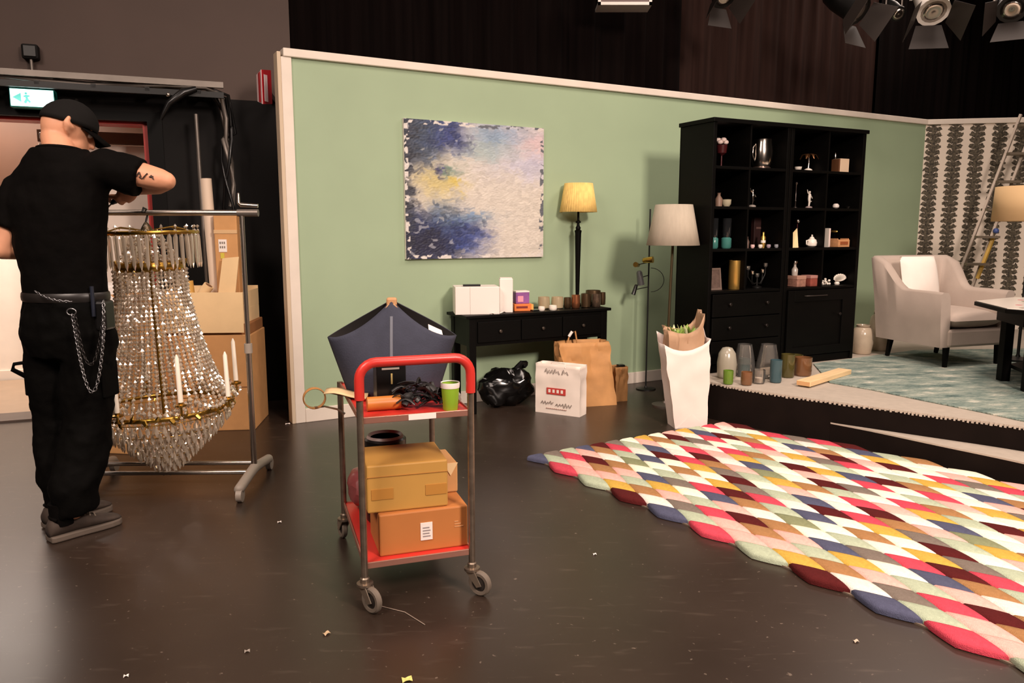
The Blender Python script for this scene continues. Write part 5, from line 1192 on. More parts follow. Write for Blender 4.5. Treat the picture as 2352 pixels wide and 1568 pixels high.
# ================================================================== PAINTING
a = wl(932, 432, 0.03); sA = (wl(930, 430, 0.03)-WA).dot(WDIR); sB = (wl(1248, 445, 0.03)-WA).dot(WDIR); zA, zB_ = 1.145, 2.158
pw, ph_ = sB-sA, zB_-zA
pt = thing('abstract_painting', 'abstract blue and cream canvas painting on the green wall', 'painting', ws(sA, 0.004, zA), WANG)
def paint_col(u, v):
    """u: left-right, v: bottom-top; broad colour masses broken by brush strokes"""
    n1 = noise.noise(Vector((u*5, v*9, 0.3))); n2 = noise.noise(Vector((u*9, v*34, 2.0))); n3 = noise.noise(Vector((u*30, v*70, 5.0))); n4 = noise.noise(Vector((u*9, v*4, 8.0)))
    uu = u+0.05*n1+0.035*n2+0.015*n3; vv = v+0.05*n4+0.03*n2
    def g(cu, cv, su, sv): return math.exp(-((uu-cu)/su)**2-((vv-cv)/sv)**2)
    c = Vector((222, 214, 202))
    def mixc(c, k, f): return c.lerp(Vector(k), max(0.0, min(1.0, f)))
    c = mixc(c, (196, 196, 222), 0.8*g(0.9, 0.72, 0.3, 0.12)); c = mixc(c, (224, 190, 192), 0.8*g(0.97, 0.88, 0.15, 0.1)); c = mixc(c, (178, 184, 206), 0.8*g(0.72, 0.94, 0.25, 0.08))
    c = mixc(c, (140, 164, 190), 0.9*g(0.62, 0.90, 0.14, 0.10)); c = mixc(c, (168, 190, 190), 0.7*g(0.5, 0.80, 0.2, 0.07))
    up = max(0, min(1, (0.50-uu)*7))*max(0, min(1, (vv-0.74)*9)); c = mixc(c, (56, 66, 116), up)
    c = mixc(c, (66, 84, 110), max(0, min(1, (0.30-uu)*5))*max(0, min(1, (vv-0.60)*6))); c = mixc(c, (54, 58, 70), 0.9*g(0.03, 0.8, 0.10, 0.25))
    dn = max(0, min(1, (0.55-uu+0.18*(0.25-vv))*6))*max(0, min(1, (0.40-vv)*8)); c = mixc(c, (52, 66, 112), dn)
    c = mixc(c, (30, 30, 52), 0.9*g(0.14, 0.10, 0.2, 0.16)); c = mixc(c, (60, 76, 142), 0.8*g(0.46, 0.14, 0.12, 0.10)); c = mixc(c, (110, 140, 176), 0.8*g(0.45, 0.31, 0.16, 0.05))
    c = mixc(c, (84, 104, 130), 0.75*g(0.27, 0.36, 0.1, 0.09)); c = mixc(c, (44, 48, 62), max(0, min(1, (0.085-uu)*14))*0.9)
    c = mixc(c, (214, 196, 130), 0.9*g(0.2, 0.56, 0.12, 0.10)); c = mixc(c, (224, 200, 100), 0.9*g(0.34, 0.555, 0.07, 0.035)); c = mixc(c, (110, 140, 130), 0.85*g(0.31, 0.63, 0.08, 0.035)); c = mixc(c, (66, 66, 120), 0.9*g(0.24, 0.63, 0.03, 0.035))
    c = mixc(c, (226, 206, 130), 0.8*g(0.38, 0.47, 0.03, 0.025)); c = mixc(c, (206, 200, 196), 0.7*g(0.47, 0.02, 0.2, 0.03))
    lu_ = (c.x+c.y+c.z)/600; k = 1+(0.05+0.10*(1-lu_))*n2
    return [max(0, min(255, x*k)) for x in c]
def hsh(i, j, k): return random.Random(i*7919+j*104729+k*31).random()
def dab_col(u, v):
    """knife dabs: each small patch of the canvas takes the colour of a nearby spot"""
    w1 = 0.03*noise.noise(Vector((u*22, v*22, 3))); w2 = 0.03*noise.noise(Vector((u*22, v*22, 9)))
    i, j = int((u*0.95+v*0.22+w1)*30+50), int((v-u*0.12+w2)*48+50); a, b_, c_, d_ = (hsh(i, j, q) for q in range(4))
    c = paint_col(min(1, max(0, u+(a-0.5)*0.05)), min(1, max(0, v+(b_-0.5)*0.045)))
    am = 0.06 if sum(c) > 480 else 0.22
    k = 1+am*(c_-0.5)*1.4
    c = [max(0, min(255, x*k*0.93)) for x in c]
    e_ = min(u, 1-u, v, 1-v)
    if e_ < 0.022+0.012*a and d_ < 0.33: c = [214, 208, 202] if (u < 0.5 or v < 0.06) else [96, 100, 108]
    elif sum(c) < 330 and d_ < 0.07: c = [x*0.45+110 for x in c]
    return c
NU = 190; cm = MB(); cm.sheet(lambda u, v: (u*pw, -0.028-0.0015*noise.noise(Vector((u*60, v*90, 0))), v*ph_), NU, NU)
me = cm.mesh('canvas'); ca = me.color_attributes.new('paint', 'FLOAT_COLOR', 'POINT')
i = 0
for iu in range(NU+1):
    for iv in range(NU+1):
        ca.data[i].color = lin(dab_col(iu/NU, iv/NU)); i += 1
pmat, nt, pb = new_mat('oil_paint'); at_ = nd(nt, 'ShaderNodeAttribute'); at_.attribute_name = 'paint'
nt.links.new(at_.outputs['Color'], pb.inputs['Base Color']); pb.inputs['Roughness'].default_value = 0.5
me.materials.append(pmat); o = bpy.data.objects.new('painted_surface', me); col.objects.link(o); o.parent = pt
MB().b2((0, -0.026, 0), (pw, 0.0, ph_)).build('stretcher', M['white_card'], pt)

# ================================================================== CONSOLE TABLE AND WHAT STANDS ON IT
TH_ = 0.74; S0, S1 = 1.13, 2.42; OB, OF = 0.035, 0.395
tb = thing('console_table', 'black wooden console table with three drawers against the green wall', 'table', ws(S0, OF), WANG)
TL, TD = S1-S0, OF-OB            # local: x along wall, y towards wall
MB().b2((0, 0, TH_-0.022), (TL, TD, TH_)).build('table_top', bm, tb, bevel=0.004)
MB().b2((0.035, 0.02, TH_-0.23), (TL-0.035, TD-0.01, TH_-0.022)).build('apron', bm, tb)
for x in (0.03, TL-0.085):
    for y in (0.014, TD-0.069): MB().b2((x, y, 0), (x+0.055, y+0.055, TH_-0.022)).build('leg', bm, tb, bevel=0.003)
for k in range(3):
    wd3 = (TL-0.18)/3; xa = 0.09+k*wd3
    d_ = MB().b2((xa+0.006, 0.006, TH_-0.205), (xa+wd3-0.006, 0.022, TH_-0.05)).build('drawer', bm, tb, bevel=0.003)
    MB().lathe([(0.006, 0), (0.005, 0.01), (0.013, 0.016), (0.012, 0.024), (0.004, 0.027)], 12, Matrix.Translation((xa+wd3/2, 0.006, TH_-0.125)) @ Matrix.Rotation(R(90), 4, 'X')).build('knob', mat('table_knob', (90, 80, 72), 0.3, 0.7), d_, smooth=40)
def onT(px, off, py=700):
    s_ = (wl(px, py, off)-WA).dot(WDIR); return ws(s_, off, TH_)
TG = 'things on the console table'
# big white carton with small lid and upright box beside it
c = onT(1093, 0.22); t = thing('white_box', 'big white carton with black strip on the console table', 'box', c, WANG-R(20), TG)
MB().b2((-0.165, -0.12, 0), (0.165, 0.12, 0.205)).build('carton_body', M['white_card'], t, bevel=0.004)
MB().b2((-0.165, -0.1225, 0.001), (-0.162, -0.12, 0.204)).b2((-0.055, -0.1215, 0.001), (-0.053, -0.12, 0.204)).build('seam', mat('seam_grey', (190, 178, 168), 0.6), t)
MB().b2((-0.10, -0.06, 0.205), (0.03, -0.02, 0.22)).build('black_strip', M['black_plastic'], t, bevel=0.003)
c = onT(1162, 0.26); t = thing('white_box', 'upright narrow white carton next to the big white carton', 'box', c, WANG-R(25), TG)
MB().b2((-0.05, -0.055, 0), (0.05, 0.055, 0.255)).build('carton_body', M['white_card'], t, bevel=0.004)
MB().b2((-0.045, -0.05, 0.255), (0.045, 0.05, 0.262)).build('lid_flap', M['white_paper'], t)
c = onT(1143, 0.36); t = thing('cable_tie', 'curled white paper band on the edge of the console table', 'paper band', c, WANG, TG)
MB().limb([(-0.05, -0.0, 0.006), (-0.02, -0.01, 0.016), (0.01, -0.015, 0.006), (0.04, -0.01, 0.018), (0.06, 0, 0.008)], [(0.012, 0.002)]*5, 6).build('band', M['white_paper'], t, smooth=60)
MB().limb([(-0.075, -0.02, 0.006), (-0.065, -0.035, 0.012), (-0.05, -0.03, 0.004)], [(0.010, 0.002)]*3, 6).build('loose_end', M['white_paper'], t, smooth=60)
c = onT(1199, 0.22); t = thing('orange_box', 'orange lens carton with dark red slot on the console table', 'box', c, WANG-R(15), TG)
MB().b2((-0.075, -0.06, 0), (0.06, 0.06, 0.055)).build('carton_body', mat('orange_card', (226, 122, 54), 0.5), t, bevel=0.003)
MB().b2((-0.06, -0.0615, 0.022), (0.03, -0.06, 0.038)).build('printed_band', mat('dark_red_ink', (120, 26, 20), 0.5), t); MB().b2((0.06, -0.055, 0.0), (0.078, 0.055, 0.05)).build('side_flap', mat('amber_card', (236, 170, 86), 0.5), t)
t = thing('purple_box', 'purple and pink packet standing on the orange carton', 'box', c+Vector((-0.005, -0.0, 0.056)), WANG-R(10), TG)
MB().b2((-0.06, -0.045, 0), (0.05, 0.045, 0.088)).build('carton_body', mat('purple_card', (140, 82, 146), 0.45, var=0.2, vs=20), t, bevel=0.003)
MB().b2((-0.045, -0.0465, 0.015), (0.0, -0.045, 0.06)).build('pink_print', mat('pink_ink', (236, 150, 170), 0.5), t); MB().b2((-0.06, -0.046, 0.088), (0.05, 0.045, 0.098)).build('white_top', M['white_card'], t)
c = onT(1232, 0.30); t = thing('phone', 'flat dark phone lying on the console table', 'phone', c, WANG, TG)
MB().b2((-0.05, -0.035, 0), (0.05, 0.035, 0.01)).build('phone_body', M['black_plastic'], t, bevel=0.003); MB().b2((-0.045, -0.03, 0.01), (0.045, 0.03, 0.0108)).build('screen', mat('screen_black', (24, 26, 28), 0.1), t)
bge = mat('mercury_glass', (196, 178, 144), 0.25, 0.35)
def vot(px, off, lab, m, r, h, nm='votive_cup', py=700):
    t = thing(nm, lab, 'cup', onT(px, off), WANG, TG)
    MB().lathe([(r*0.75, 0), (r*0.95, 0.006), (r, h*0.55), (r*0.93, h), (r*0.87, h), (r*0.9, h*0.5), (r*0.7, 0.012), (0, 0.012)], 20, cap=False).build('cup_body', m, t, smooth=50)
    MB().lathe([(r*0.6, 0.012), (r*0.6, h*0.4), (0.002, h*0.4)], 14).build('tealight', M['white_paper'], t, smooth=40)
vot(1249, 0.20, 'frosted beige bowl cup beside the orange carton', bge, 0.048, 0.095)
vot(1280, 0.22, 'frosted beige bowl cup between the other bowl and the copper cups', bge, 0.050, 0.092)
vot(1244, 0.33, 'low white saucer cup in front of the first beige bowl', M['white_ceramic'], 0.026, 0.034)
vot(1270, 0.34, 'low white saucer cup in front of the second beige bowl', M['white_ceramic'], 0.032, 0.040)
coppr = mat('copper', (190, 124, 86), 0.28, 0.85); brnz = mat('aged_bronze', (104, 84, 62), 0.3, 0.8)
vot(1303, 0.24, 'small dark bronze cup left of the copper cup', brnz, 0.030, 0.085)
vot(1322, 0.27, 'bright copper cup below the lamp column', coppr, 0.036, 0.105)
vot(1345, 0.27, 'tall streaked bronze cup right of the copper cup', brnz, 0.040, 0.112)
vot(1362, 0.15, 'wide bronze bowl behind the streaked cups', brnz, 0.066, 0.125)
vot(1369, 0.28, 'streaked bronze cup at the right end of the table', mat('streaked_bronze', (120, 100, 84), 0.25, 0.7, var=0.4, vs=30), 0.038, 0.105)
vot(1383, 0.16, 'small dark flared cup at the table corner', brnz, 0.028, 0.105)
# table lamp
c = onT(1327, 0.13, 600); t = thing('table_lamp', 'table lamp with pale yellow shade and slim black turned column', 'lamp', c, WANG)
zt, zs = at(1325, 421, c.y).z-TH_, at(1325, 487, c.y).z-TH_
MB().lathe([(0.05, 0), (0.05, 0.012), (0.03, 0.02), (0.018, 0.03), (0.014, 0.05)], 24).build('base', M['black_wood'], t, smooth=40)
MB().lathe([(0.012, 0.05), (0.016, 0.12), (0.026, zs-0.17), (0.030, zs-0.15), (0.018, zs-0.14), (0.022, zs-0.125), (0.013, zs-0.11), (0.010, zs-0.09), (0.022, zs-0.085), (0.022, zs-0.075), (0.009, zs-0.065), (0.009, zs+0.06)], 18).build('column', M['black_wood'], t, smooth=50)
def pleat(r0, z0, r1, z1, n, amp):
    m_ = MB(); N = n*4
    rs = []
    for f_ in (0, 0.5, 1):
        r_ = r0+(r1-r0)*f_; z = z0+(z1-z0)*f_
        rs.append([Vector(((r_+amp*math.sin(n*2*math.pi*j/N))*math.cos(2*math.pi*j/N), (r_+amp*math.sin(n*2*math.pi*j/N))*math.sin(2*math.pi*j/N), z)) for j in range(N)])
    return m_.rings(rs, cap=False)
shy = mat('yellow_shade_fabric', (246, 206, 122), 0.8, var=0.16, vs=30, stretch=(1, 1, 0.6))
pleat(0.150, zs, 0.112, zt, 44, 0.0016).build('lamp_shade', shy, t, smooth=180, solid=0.003)
MB().limb([(0.03, 0, zs+0.06), (0.112, 0, zt-0.01)], 0.002, 6).limb([(-0.03, 0, zs+0.06), (-0.112, 0, zt-0.01)], 0.002, 6).build('shade_fitter', M['brass'], t)
MB().ball((0, 0, zs+0.09), (0.025, 0.025, 0.035), 12, 8).build('bulb', M['white_ceramic'], t, smooth=180)
# black plastic sack under the table
t = thing('plastic_sack', 'shiny black plastic sack under the console table', 'bag', ws(1.55, 0.22), WANG)
cr = MB(); cr.ball((0, 0, 0.14), (0.24, 0.13, 0.16), 30, 18)
for i, v in enumerate(cr.v):
    n_ = Vector((noise.noise(v*9), noise.noise(v*9+Vector((9, 0, 0))), noise.noise(v*9+Vector((0, 9, 0)))))*0.05+Vector((noise.noise(v*24), noise.noise(v*24+Vector((9, 0, 0))), noise.noise(v*24+Vector((0, 9, 0)))))*0.022
    p_ = v+n_; cr.v[i] = Vector((p_.x, p_.y, max(0.0, p_.z)))
cr.build('sack_body', mat('black_film', (14, 13, 13), 0.16), t, smooth=40)
MB().limb([(0.10, 0, 0.28), (0.13, -0.02, 0.33), (0.16, -0.01, 0.31)], [0.03, 0.02, 0.035], 8).build('sack_knot', mat('black_film2', (16, 15, 15), 0.2), t, smooth=40)

# ================================================================== PAPER BAGS ON THE FLOOR
def paper_bag(t, w_, d_, h_, m, seed=0, crumple=0.006, top=None, flare=0.0, gusset=0.02, lean=(0, 0), nm='bag_body'):
    b_ = MB(); rs = []; N = 10
    base = []
    for i in range(N): base.append((-0.5+i/N, -0.5))
    for i in range(N//2): base.append((0.5, -0.5+i/(N//2)))
    for i in range(N): base.append((0.5-i/N, 0.5))
    for i in range(N//2): base.append((-0.5, 0.5-i/(N//2)))
    for k in range(15):
        f_ = k/14; r_ = []
        for (bx_, by) in base:
            hh_ = h_ if top is None else top(bx_, by)
            z = f_*hh_; gs = gusset*math.sin(math.pi*min(1, f_*1.2))*(1-abs(by)*2) if abs(abs(bx_)-0.5) < 1e-6 else 0
            x = bx_*w_*(1+flare*f_)-math.copysign(gs, bx_); y = by*d_*(1+flare*0.5*f_)
            n_ = Vector((noise.noise(Vector((bx_*4, by*4+seed, f_*5))), noise.noise(Vector((bx_*4+7, by*4+seed, f_*5))), 0))*crumple*3*f_
            r_.append(Vector((x+lean[0]*f_, y+lean[1]*f_, z))+n_)
        rs.append(r_)
    b_.rings(rs, cap=False); o_ = b_.f; b_.f.append(tuple(reversed(range(len(base)))))
    return b_.build(nm, m, t, smooth=25, solid=0.002)
# white printed bag
a = fl(1230, 945); b_ = fl(1331, 958); c3 = fl(1352, 950); wv = (b_-a); wang = math.atan2(wv.y, wv.x)
wdt = wv.length; mid = (a+b_)/2+Vector((-wv.y, wv.x, 0)).normalized()*0.06
t = thing('shopping_bag', 'white printed paper carrier bag with red logo standing in front of the kraft bag', 'bag', mid, wang)
hb_ = at(1280, 838, mid.y-0.06).z
wpb = mat('white_bag_paper', (236, 222, 210), 0.55, var=0.04)
paper_bag(t, wdt, 0.12, hb_, wpb, 1, 0.004)
red_i = mat('red_logo', (190, 62, 56), 0.5); ink = mat('grey_ink', (112, 96, 88), 0.6)
lg = MB().b2((-0.085, -0.0685, hb_*0.40), (0.07, -0.0665, hb_*0.53)).build('logo', red_i, t)
for k in range(4): MB().b2((-0.07+0.034*k, -0.0700, hb_*0.435), (-0.052+0.034*k, -0.0685, hb_*0.50)).build('logo_letter', wpb, lg)
sq = MB()
def squig(x0_, x1_, z, amp, n, se):
    rn_ = random.Random(se); pts = []
    for i in range(n): pts.append((x0_+(x1_-x0_)*i/(n-1), -0.0685, z+amp*(1 if i % 2 else -1)*rn_.uniform(0.3, 1)))
    return pts
for (xa, xb, zf, am, n_, se) in ((-0.10, 0.02, 0.86, 0.022, 11, 1), (0.04, 0.09, 0.86, 0.02, 5, 2), (-0.13, -0.03, 0.22, 0.018, 10, 3), (-0.01, 0.12, 0.20, 0.02, 12, 4)):
    MB().limb(squig(xa, xb, hb_*zf, am, n_, se), 0.0026, 5).build('handwriting', ink, t, smooth=60)
MB().limb(squig(-0.09, 0.08, hb_*0.11, 0.003, 22, 6), 0.0022, 5).build('small_print', mat('brown_ink', (176, 130, 116), 0.6), t)
MB().limb([(-0.06, -0.058, hb_-0.02), (-0.055, -0.05, hb_+0.012), (0.0, -0.05, hb_+0.016), (0.055, -0.05, hb_+0.012), (0.06, -0.058, hb_-0.02)], 0.004, 6).build('handle', wpb, t, smooth=60)
# kraft carrier bag
p_ = fl(1352, 930); t = thing('shopping_bag', 'large crumpled brown kraft carrier bag in front of the console table', 'bag', p_+Vector((-0.01, 0.045, 0)), WANG-R(14))
kf = mat('kraft_bag_paper', (194, 142, 88), 0.7, var=0.1, vs=12); hk = at(1330, 785, p_.y).z
paper_bag(t, 0.43, 0.19, hk, kf, 5, 0.014, flare=-0.08, lean=(-0.05, 0.02))
MB().b2((-0.085, -0.006, 0.3), (0.03, -0.004, 0.31)).build('fold', kf, t)
MB().limb([(-0.15, 0.05, hk-0.02), (-0.13, 0.05, hk+0.06), (-0.09, 0.04, hk+0.075), (-0.07, 0.05, hk-0.02)], 0.007, 8).build('handle', kf, t, smooth=60)
MB().limb([(-0.14, 0.045, hk+0.035), (-0.115, 0.04, hk+0.075)], 0.012, 8).build('handle_wrap', M['white_paper'], t, smooth=60)
# small brown carton bag to its right
p_ = fl(1414, 922); t = thing('small_paper_bag', 'small brown paper bag right of the large kraft bag', 'bag', p_+Vector((0.03, 0.06, 0)), WANG-R(10))
hs = at(1414, 843, p_.y).z; paper_bag(t, 0.105, 0.11, hs, kf, 8, 0.006)
MB().b2((-0.015, -0.03, hs-0.02), (0.04, 0.02, hs+0.012)).build('black_content', M['black_plastic'], t, bevel=0.004)
# tall white bag with brown paper bag inside
p_ = fl(1588, 984); t = thing('shopping_bag', 'tall white paper bag holding a brown bag of greenery in front of the stage', 'bag', p_+Vector((-0.01, 0.085, 0)), R(8))
wt = at(1570, 785, p_.y).z
wpp = mat('white_bag_paper_tall', (230, 214, 206), 0.6, var=0.04)
def toph(bx_, by): return wt*(0.90+0.10*abs(2*bx_)**2+(0.12 if by > 0.3 else 0)+0.06*bx_)
paper_bag(t, 0.23, 0.15, wt, wpp, 3, 0.006, top=toph, flare=0.42, gusset=0.03, lean=(-0.045, 0.01))
MB().add([(-0.10, -0.0785, 0.006), (0.10, -0.0785, 0.006), (0.0, -0.0795, 0.10)], [(0, 1, 2)]).build('bottom_fold', wpp, t, solid=0.002)
t2 = thing('brown_paper_bag', 'brown paper bag of green leaves stuffed inside the tall white bag', 'bag', t.location+Vector((-0.022, 0.012, 0.16)), R(8))
zt2 = at(1570, 755, p_.y).z-0.16
def toph2(bx_, by): return zt2*(0.97+0.20*max(0, bx_*2)**3+0.05*abs(bx_*2)**2-0.04*(by < 0))
paper_bag(t2, 0.19, 0.11, zt2, M['kraft_brown'], 9, 0.012, top=toph2, flare=0.36, gusset=0.02, lean=(-0.03, 0))
lf_m = mat('fresh_leaf', (132, 160, 70), 0.5, var=0.3, vs=20); lf_p = mat('pale_petal', (214, 220, 170), 0.5)
rn = random.Random(8)
t3 = thing('leaf_bunch', 'bunch of fresh green leaves poking out of the brown paper bag', 'leaves', t2.location+Vector((-0.03, 0, zt2-0.12)), 0)
for i in range(26):
    a = rn.uniform(0, 6.28); L_ = rn.uniform(0.06, 0.10); x, y = rn.uniform(-0.07, 0.06), rn.uniform(-0.03, 0.03)
    d_ = Vector((math.cos(a)*0.5, math.sin(a)*0.5, rn.uniform(0.5, 1.0))).normalized(); b0 = Vector((x, y, 0.055))
    MB().limb([b0, b0+d_*L_*0.5, b0+d_*L_], [(0.003, 0.002), (0.014, 0.002), (0.002, 0.001)], 6, up=(rn.random(), rn.random(), 0.2)).build('leaf', lf_p if i % 4 == 0 else lf_m, t3, smooth=60)
MB().limb([(-0.02, 0, -0.02), (0, 0, 0.06)], 0.006, 6).build('stem', lf_m, t3)

# ================================================================== FLOOR LAMPS
c = Vector((1.195, 5.83, 0)); t = thing('floor_lamp', 'floor lamp with wide beige linen shade in front of the bookcase side', 'lamp', c, 0)
z0, z1 = at(1547, 563, c.y).z, at(1547, 470, c.y).z; xs_ = at(1547, 515, c.y).x-c.x
MB().lathe([(0.10, 0), (0.10, 0.012), (0.02, 0.025), (0.012, 0.04)], 28).build('base', M['grey_metal'], t, smooth=40)
MB().limb([(0, 0, 0.03), (xs_*0.6, 0, z0*0.7), (xs_, 0, z0+0.06)], 0.0105, 10).build('pole', mat('dark_brass_pole', (96, 84, 62), 0.35, 0.8), t, smooth=50)
linen = mat('beige_linen', (180, 168, 150), 0.85, var=0.06, vs=6, stretch=(8, 8, 0.6), bump=0.1, bs=300)
q_ = MB(); rs = []
for f_ in (0, 0.5, 1): r_ = 0.198+(0.138-0.198)*f_; rs.append([Vector((xs_+r_*math.cos(2*math.pi*j/48), r_*math.sin(2*math.pi*j/48), z0+(z1-z0)*f_)) for j in range(48)])
q_.rings(rs, cap=False).build('lamp_shade', linen, t, smooth=180, solid=0.004)
MB().limb([(xs_-0.13, 0, z1-0.02), (xs_, 0, z0+0.06), (xs_+0.13, 0, z1-0.02)], 0.002, 6).build('shade_fitter', M['brass'], t)
MB().ball((xs_, 0, z0+0.1), (0.03, 0.03, 0.045), 12, 8).build('bulb', M['white_ceramic'], t, smooth=180)
# thin reading lamp with spotlights
c = fl(1483, 893); t = thing('reading_lamp', 'thin black floor lamp with two brass spotlights and a hanging cable', 'lamp', c, WANG)
zz = lambda py: at(1483, py, c.y).z
MB().lathe([(0.085, 0), (0.085, 0.008), (0.012, 0.014), (0.008, 0.03)], 24).build('base', M['black_metal'], t, smooth=40)
MB().limb([(0, 0, 0.02), (0, 0, zz(480))], 0.0065, 8).build('pole', M['black_metal'], t, smooth=50)
def head(nm, px, py, d_, m, L_=0.09, r_=0.028):
    p = at(px, py, c.y-0.05)-c; p = Matrix.Rotation(-WANG, 3, 'Z') @ p; d_ = Vector(d_).normalized()
    hh_ = MB().limb([p-d_*L_*0.5, p-d_*L_*0.4, p+d_*L_*0.5], [r_*0.5, r_*0.8, r_], 14).build(nm, m, t, smooth=50)
    MB().limb([p, (0, 0, p.z+0.02)], 0.004, 6).build('joint_arm', M['black_metal'], hh_)
head('spotlight', 1488, 597, (0.5, -0.8, 0.1), M['brass']); head('spotlight', 1463, 608, (-0.8, -0.5, 0.1), M['brass'], 0.07, 0.022)
head('dimmer_box', 1470, 638, (0.2, 0, -1), mat('grey_dimmer', (84, 84, 84), 0.4), 0.12, 0.03); head('plug', 1458, 665, (-0.4, 0, -1), M['black_plastic'], 0.09, 0.018)
MB().limb([Matrix.Rotation(-WANG, 3, 'Z') @ (at(1495+30*math.sin(a), 615+55*(1-math.cos(a))/1.0*0.5+0, c.y-0.03)-c) for a in [math.pi*k/12 for k in range(13)]], 0.003, 6).build('cable', M['black_plastic'], t, smooth=60)

# ================================================================== ARMCHAIR ON THE PLATFORM
CHA = R(18); cx_ = Vector((math.cos(CHA), math.sin(CHA), 0)); cy_ = Vector((-cx_.y, cx_.x, 0))
CPH = PH+0.012
c0 = Vector((3.60, 6.33, CPH)); chair = thing('armchair', 'beige upholstered armchair with sloping arms and dark legs', 'armchair', c0, CHA)
uph = mat('beige_upholstery', (180, 164, 152), 0.85, var=0.05, vs=6, bump=0.12, bs=220)
AW, AD = 0.315, 0.36
def shell_pt(u):      # plan path from the front of the left arm round the back to the front of the right arm
    L1 = 0.66; L2 = 0.60; tot = 2*L1+L2; s_ = u*tot
    if s_ < L1: return Vector((-AW, -AD+0.04+s_*1.0, 0)), Vector((-1, 0, 0))
    if s_ > L1+L2: return Vector((AW, -AD+0.04+(tot-s_), 0)), Vector((1, 0, 0))
    return Vector((-AW+(s_-L1)/L2*2*AW, -AD+0.04+L1, 0)), Vector((0, 1, 0))
def armh(u):
    d_ = abs(u-0.5)*2
    f_ = max(0, min(1, (0.62-d_)/0.30)); f_ = f_*f_*(3-2*f_)
    return 0.60+0.26*f_-0.02*max(0, d_-0.8)
rs = []; N = 44
for i in range(N+1):
    u = i/N; p_, n_ = shell_pt(u); p2, n2 = shell_pt(min(1, u+0.03)); p3, n3 = shell_pt(max(0, u-0.03)); n_ = (n_+n2+n3).normalized()
    h_ = armh(u); fl_ = 0.02+0.05*max(0, (h_-0.6)/0.26); t0 = 0.045
    rs.append([p_-n_*t0+Vector((0, 0, 0.16)), p_+n_*t0*0.8+Vector((0, 0, 0.16)), p_+n_*(t0+fl_*0.4)+Vector((0, 0, h_*0.6)), p_+n_*(t0+fl_)+Vector((0, 0, h_-0.02)), p_+n_*(t0*0.5+fl_)+Vector((0, 0, h_)), p_-n_*(t0*0.6-fl_)+Vector((0, 0, h_-0.005)), p_-n_*(t0-fl_*0.8)+Vector((0, 0, h_-0.035)), p_-n_*t0+Vector((0, 0, h_*0.6))])
MB().rings(rs).build('back_and_arms', uph, chair, smooth=60)
MB().b2((-AW+0.03, -AD+0.02, 0.16), (AW-0.03, AD-0.04, 0.30)).build('seat_base', uph, chair, bevel=0.02)
def cushion(w_, d_, h_, puff, n=14):
    m_ = MB()
    for sg in (1, -1):
        m_.sheet(lambda u, v: ((u-0.5)*w_, (v-0.5)*d_, sg*(h_/2*((1-abs(2*u-1)**5)*(1-abs(2*v-1)**5))**0.5+puff*math.sin(math.pi*u)*math.sin(math.pi*v))), n, n)
    return m_
q_ = cushion(2*AW-0.095, 2*AD-0.05, 0.13, 0.022); q_.v = [v+Vector((0, -0.025, 0.37)) for v in q_.v]; q_.build('seat_cushion', uph, chair, smooth=180)
for x in (-0.27, 0.27):
    for y, ln in ((-0.30, 0), (0.26, 0.03)):
        MB().limb([(x, y, 0.165), (x, y+ln, 0.0)], [(0.026, 0.026), (0.018, 0.018)], 4, up=(1, 1, 0)).build('leg', M['black_wood'], chair)
q_ = cushion(0.40, 0.40, 0.09, 0.04); Mx = Matrix.Rotation(R(78), 4, 'X'); q_.v = [Mx @ v for v in q_.v]
pil = thing('cushion', 'plain white square cushion leaning on the beige armchair', 'cushion', c0+cx_*-0.10+cy_*0.17+Vector((0, 0, 0.66)), CHA+R(4))
q_.build('cushion_cover', mat('white_cotton', (246, 236, 226), 0.8, var=0.04), pil, smooth=180)
MB().limb([Mx @ Vector(p) for p in ((-0.19, -0.19, 0), (0.19, -0.19, 0), (0.19, 0.19, 0), (-0.19, 0.19, 0))], 0.004, 6, closed=True).build('piping', mat('white_piping', (236, 226, 214), 0.8), pil)

# ================================================================== FLOOR VASES, GLASS, BOARD, CARPET, SIDE TABLE
def fvase(px, py, h_, r_, lab):
    p = fl(px, py, PH); t = thing('floor_vase', lab, 'vase', p+Vector((0, 0.05, 0)), 0)
    MB().lathe([(r_*0.7, 0), (r_*0.82, 0.01), (r_*0.98, h_*0.4), (r_, h_*0.66), (r_*0.86, h_*0.86), (r_*0.6, h_*0.93), (r_*0.66, h_), (r_*0.58, h_), (r_*0.52, h_*0.93)], 28).build('vase_body', mat('beige_glaze', (190, 172, 150), 0.22, var=0.12, vs=8), t, smooth=60)
    MB().lathe([(r_*0.6, h_*0.93), (r_*0.66, h_*0.945), (r_*0.6, h_*0.96)], 24).build('neck_ring', mat('brown_cord', (110, 88, 66), 0.7), t, smooth=60)
fvase(1985, 814, 0.26, 0.092, 'low beige glazed floor vase between bookcase and armchair'); fvase(2024, 806, 0.36, 0.095, 'tall beige glazed floor vase behind the armchair')
GG = 'glass vessels on the platform edge'
def gl_(px, py, lab, prof, m, nm='glass_jar', inner=None):
    p = fl(px, py, PH); t = thing(nm, lab, 'jar', p+Vector((0, 0, 0.0005)), 0, GG)
    MB().lathe(prof, 24, cap=False).build('jar_body', m, t, smooth=60)
    if inner:
        pr_, mi_ = inner; MB().lathe(pr_, 20).build('filling', mi_, t, smooth=50)
def domej(r_, h_): return [(0.0, 0.004), (r_*0.8, 0.004), (r_*0.95, 0.02), (r_, h_*0.5), (r_*0.86, h_*0.8), (r_*0.5, h_*0.97), (r_*0.1, h_)]
def cylj(r_, h_): return [(0, 0.004), (r_*0.92, 0.004), (r_, 0.015), (r_, h_), (r_*0.95, h_), (r_*0.94, 0.02)]
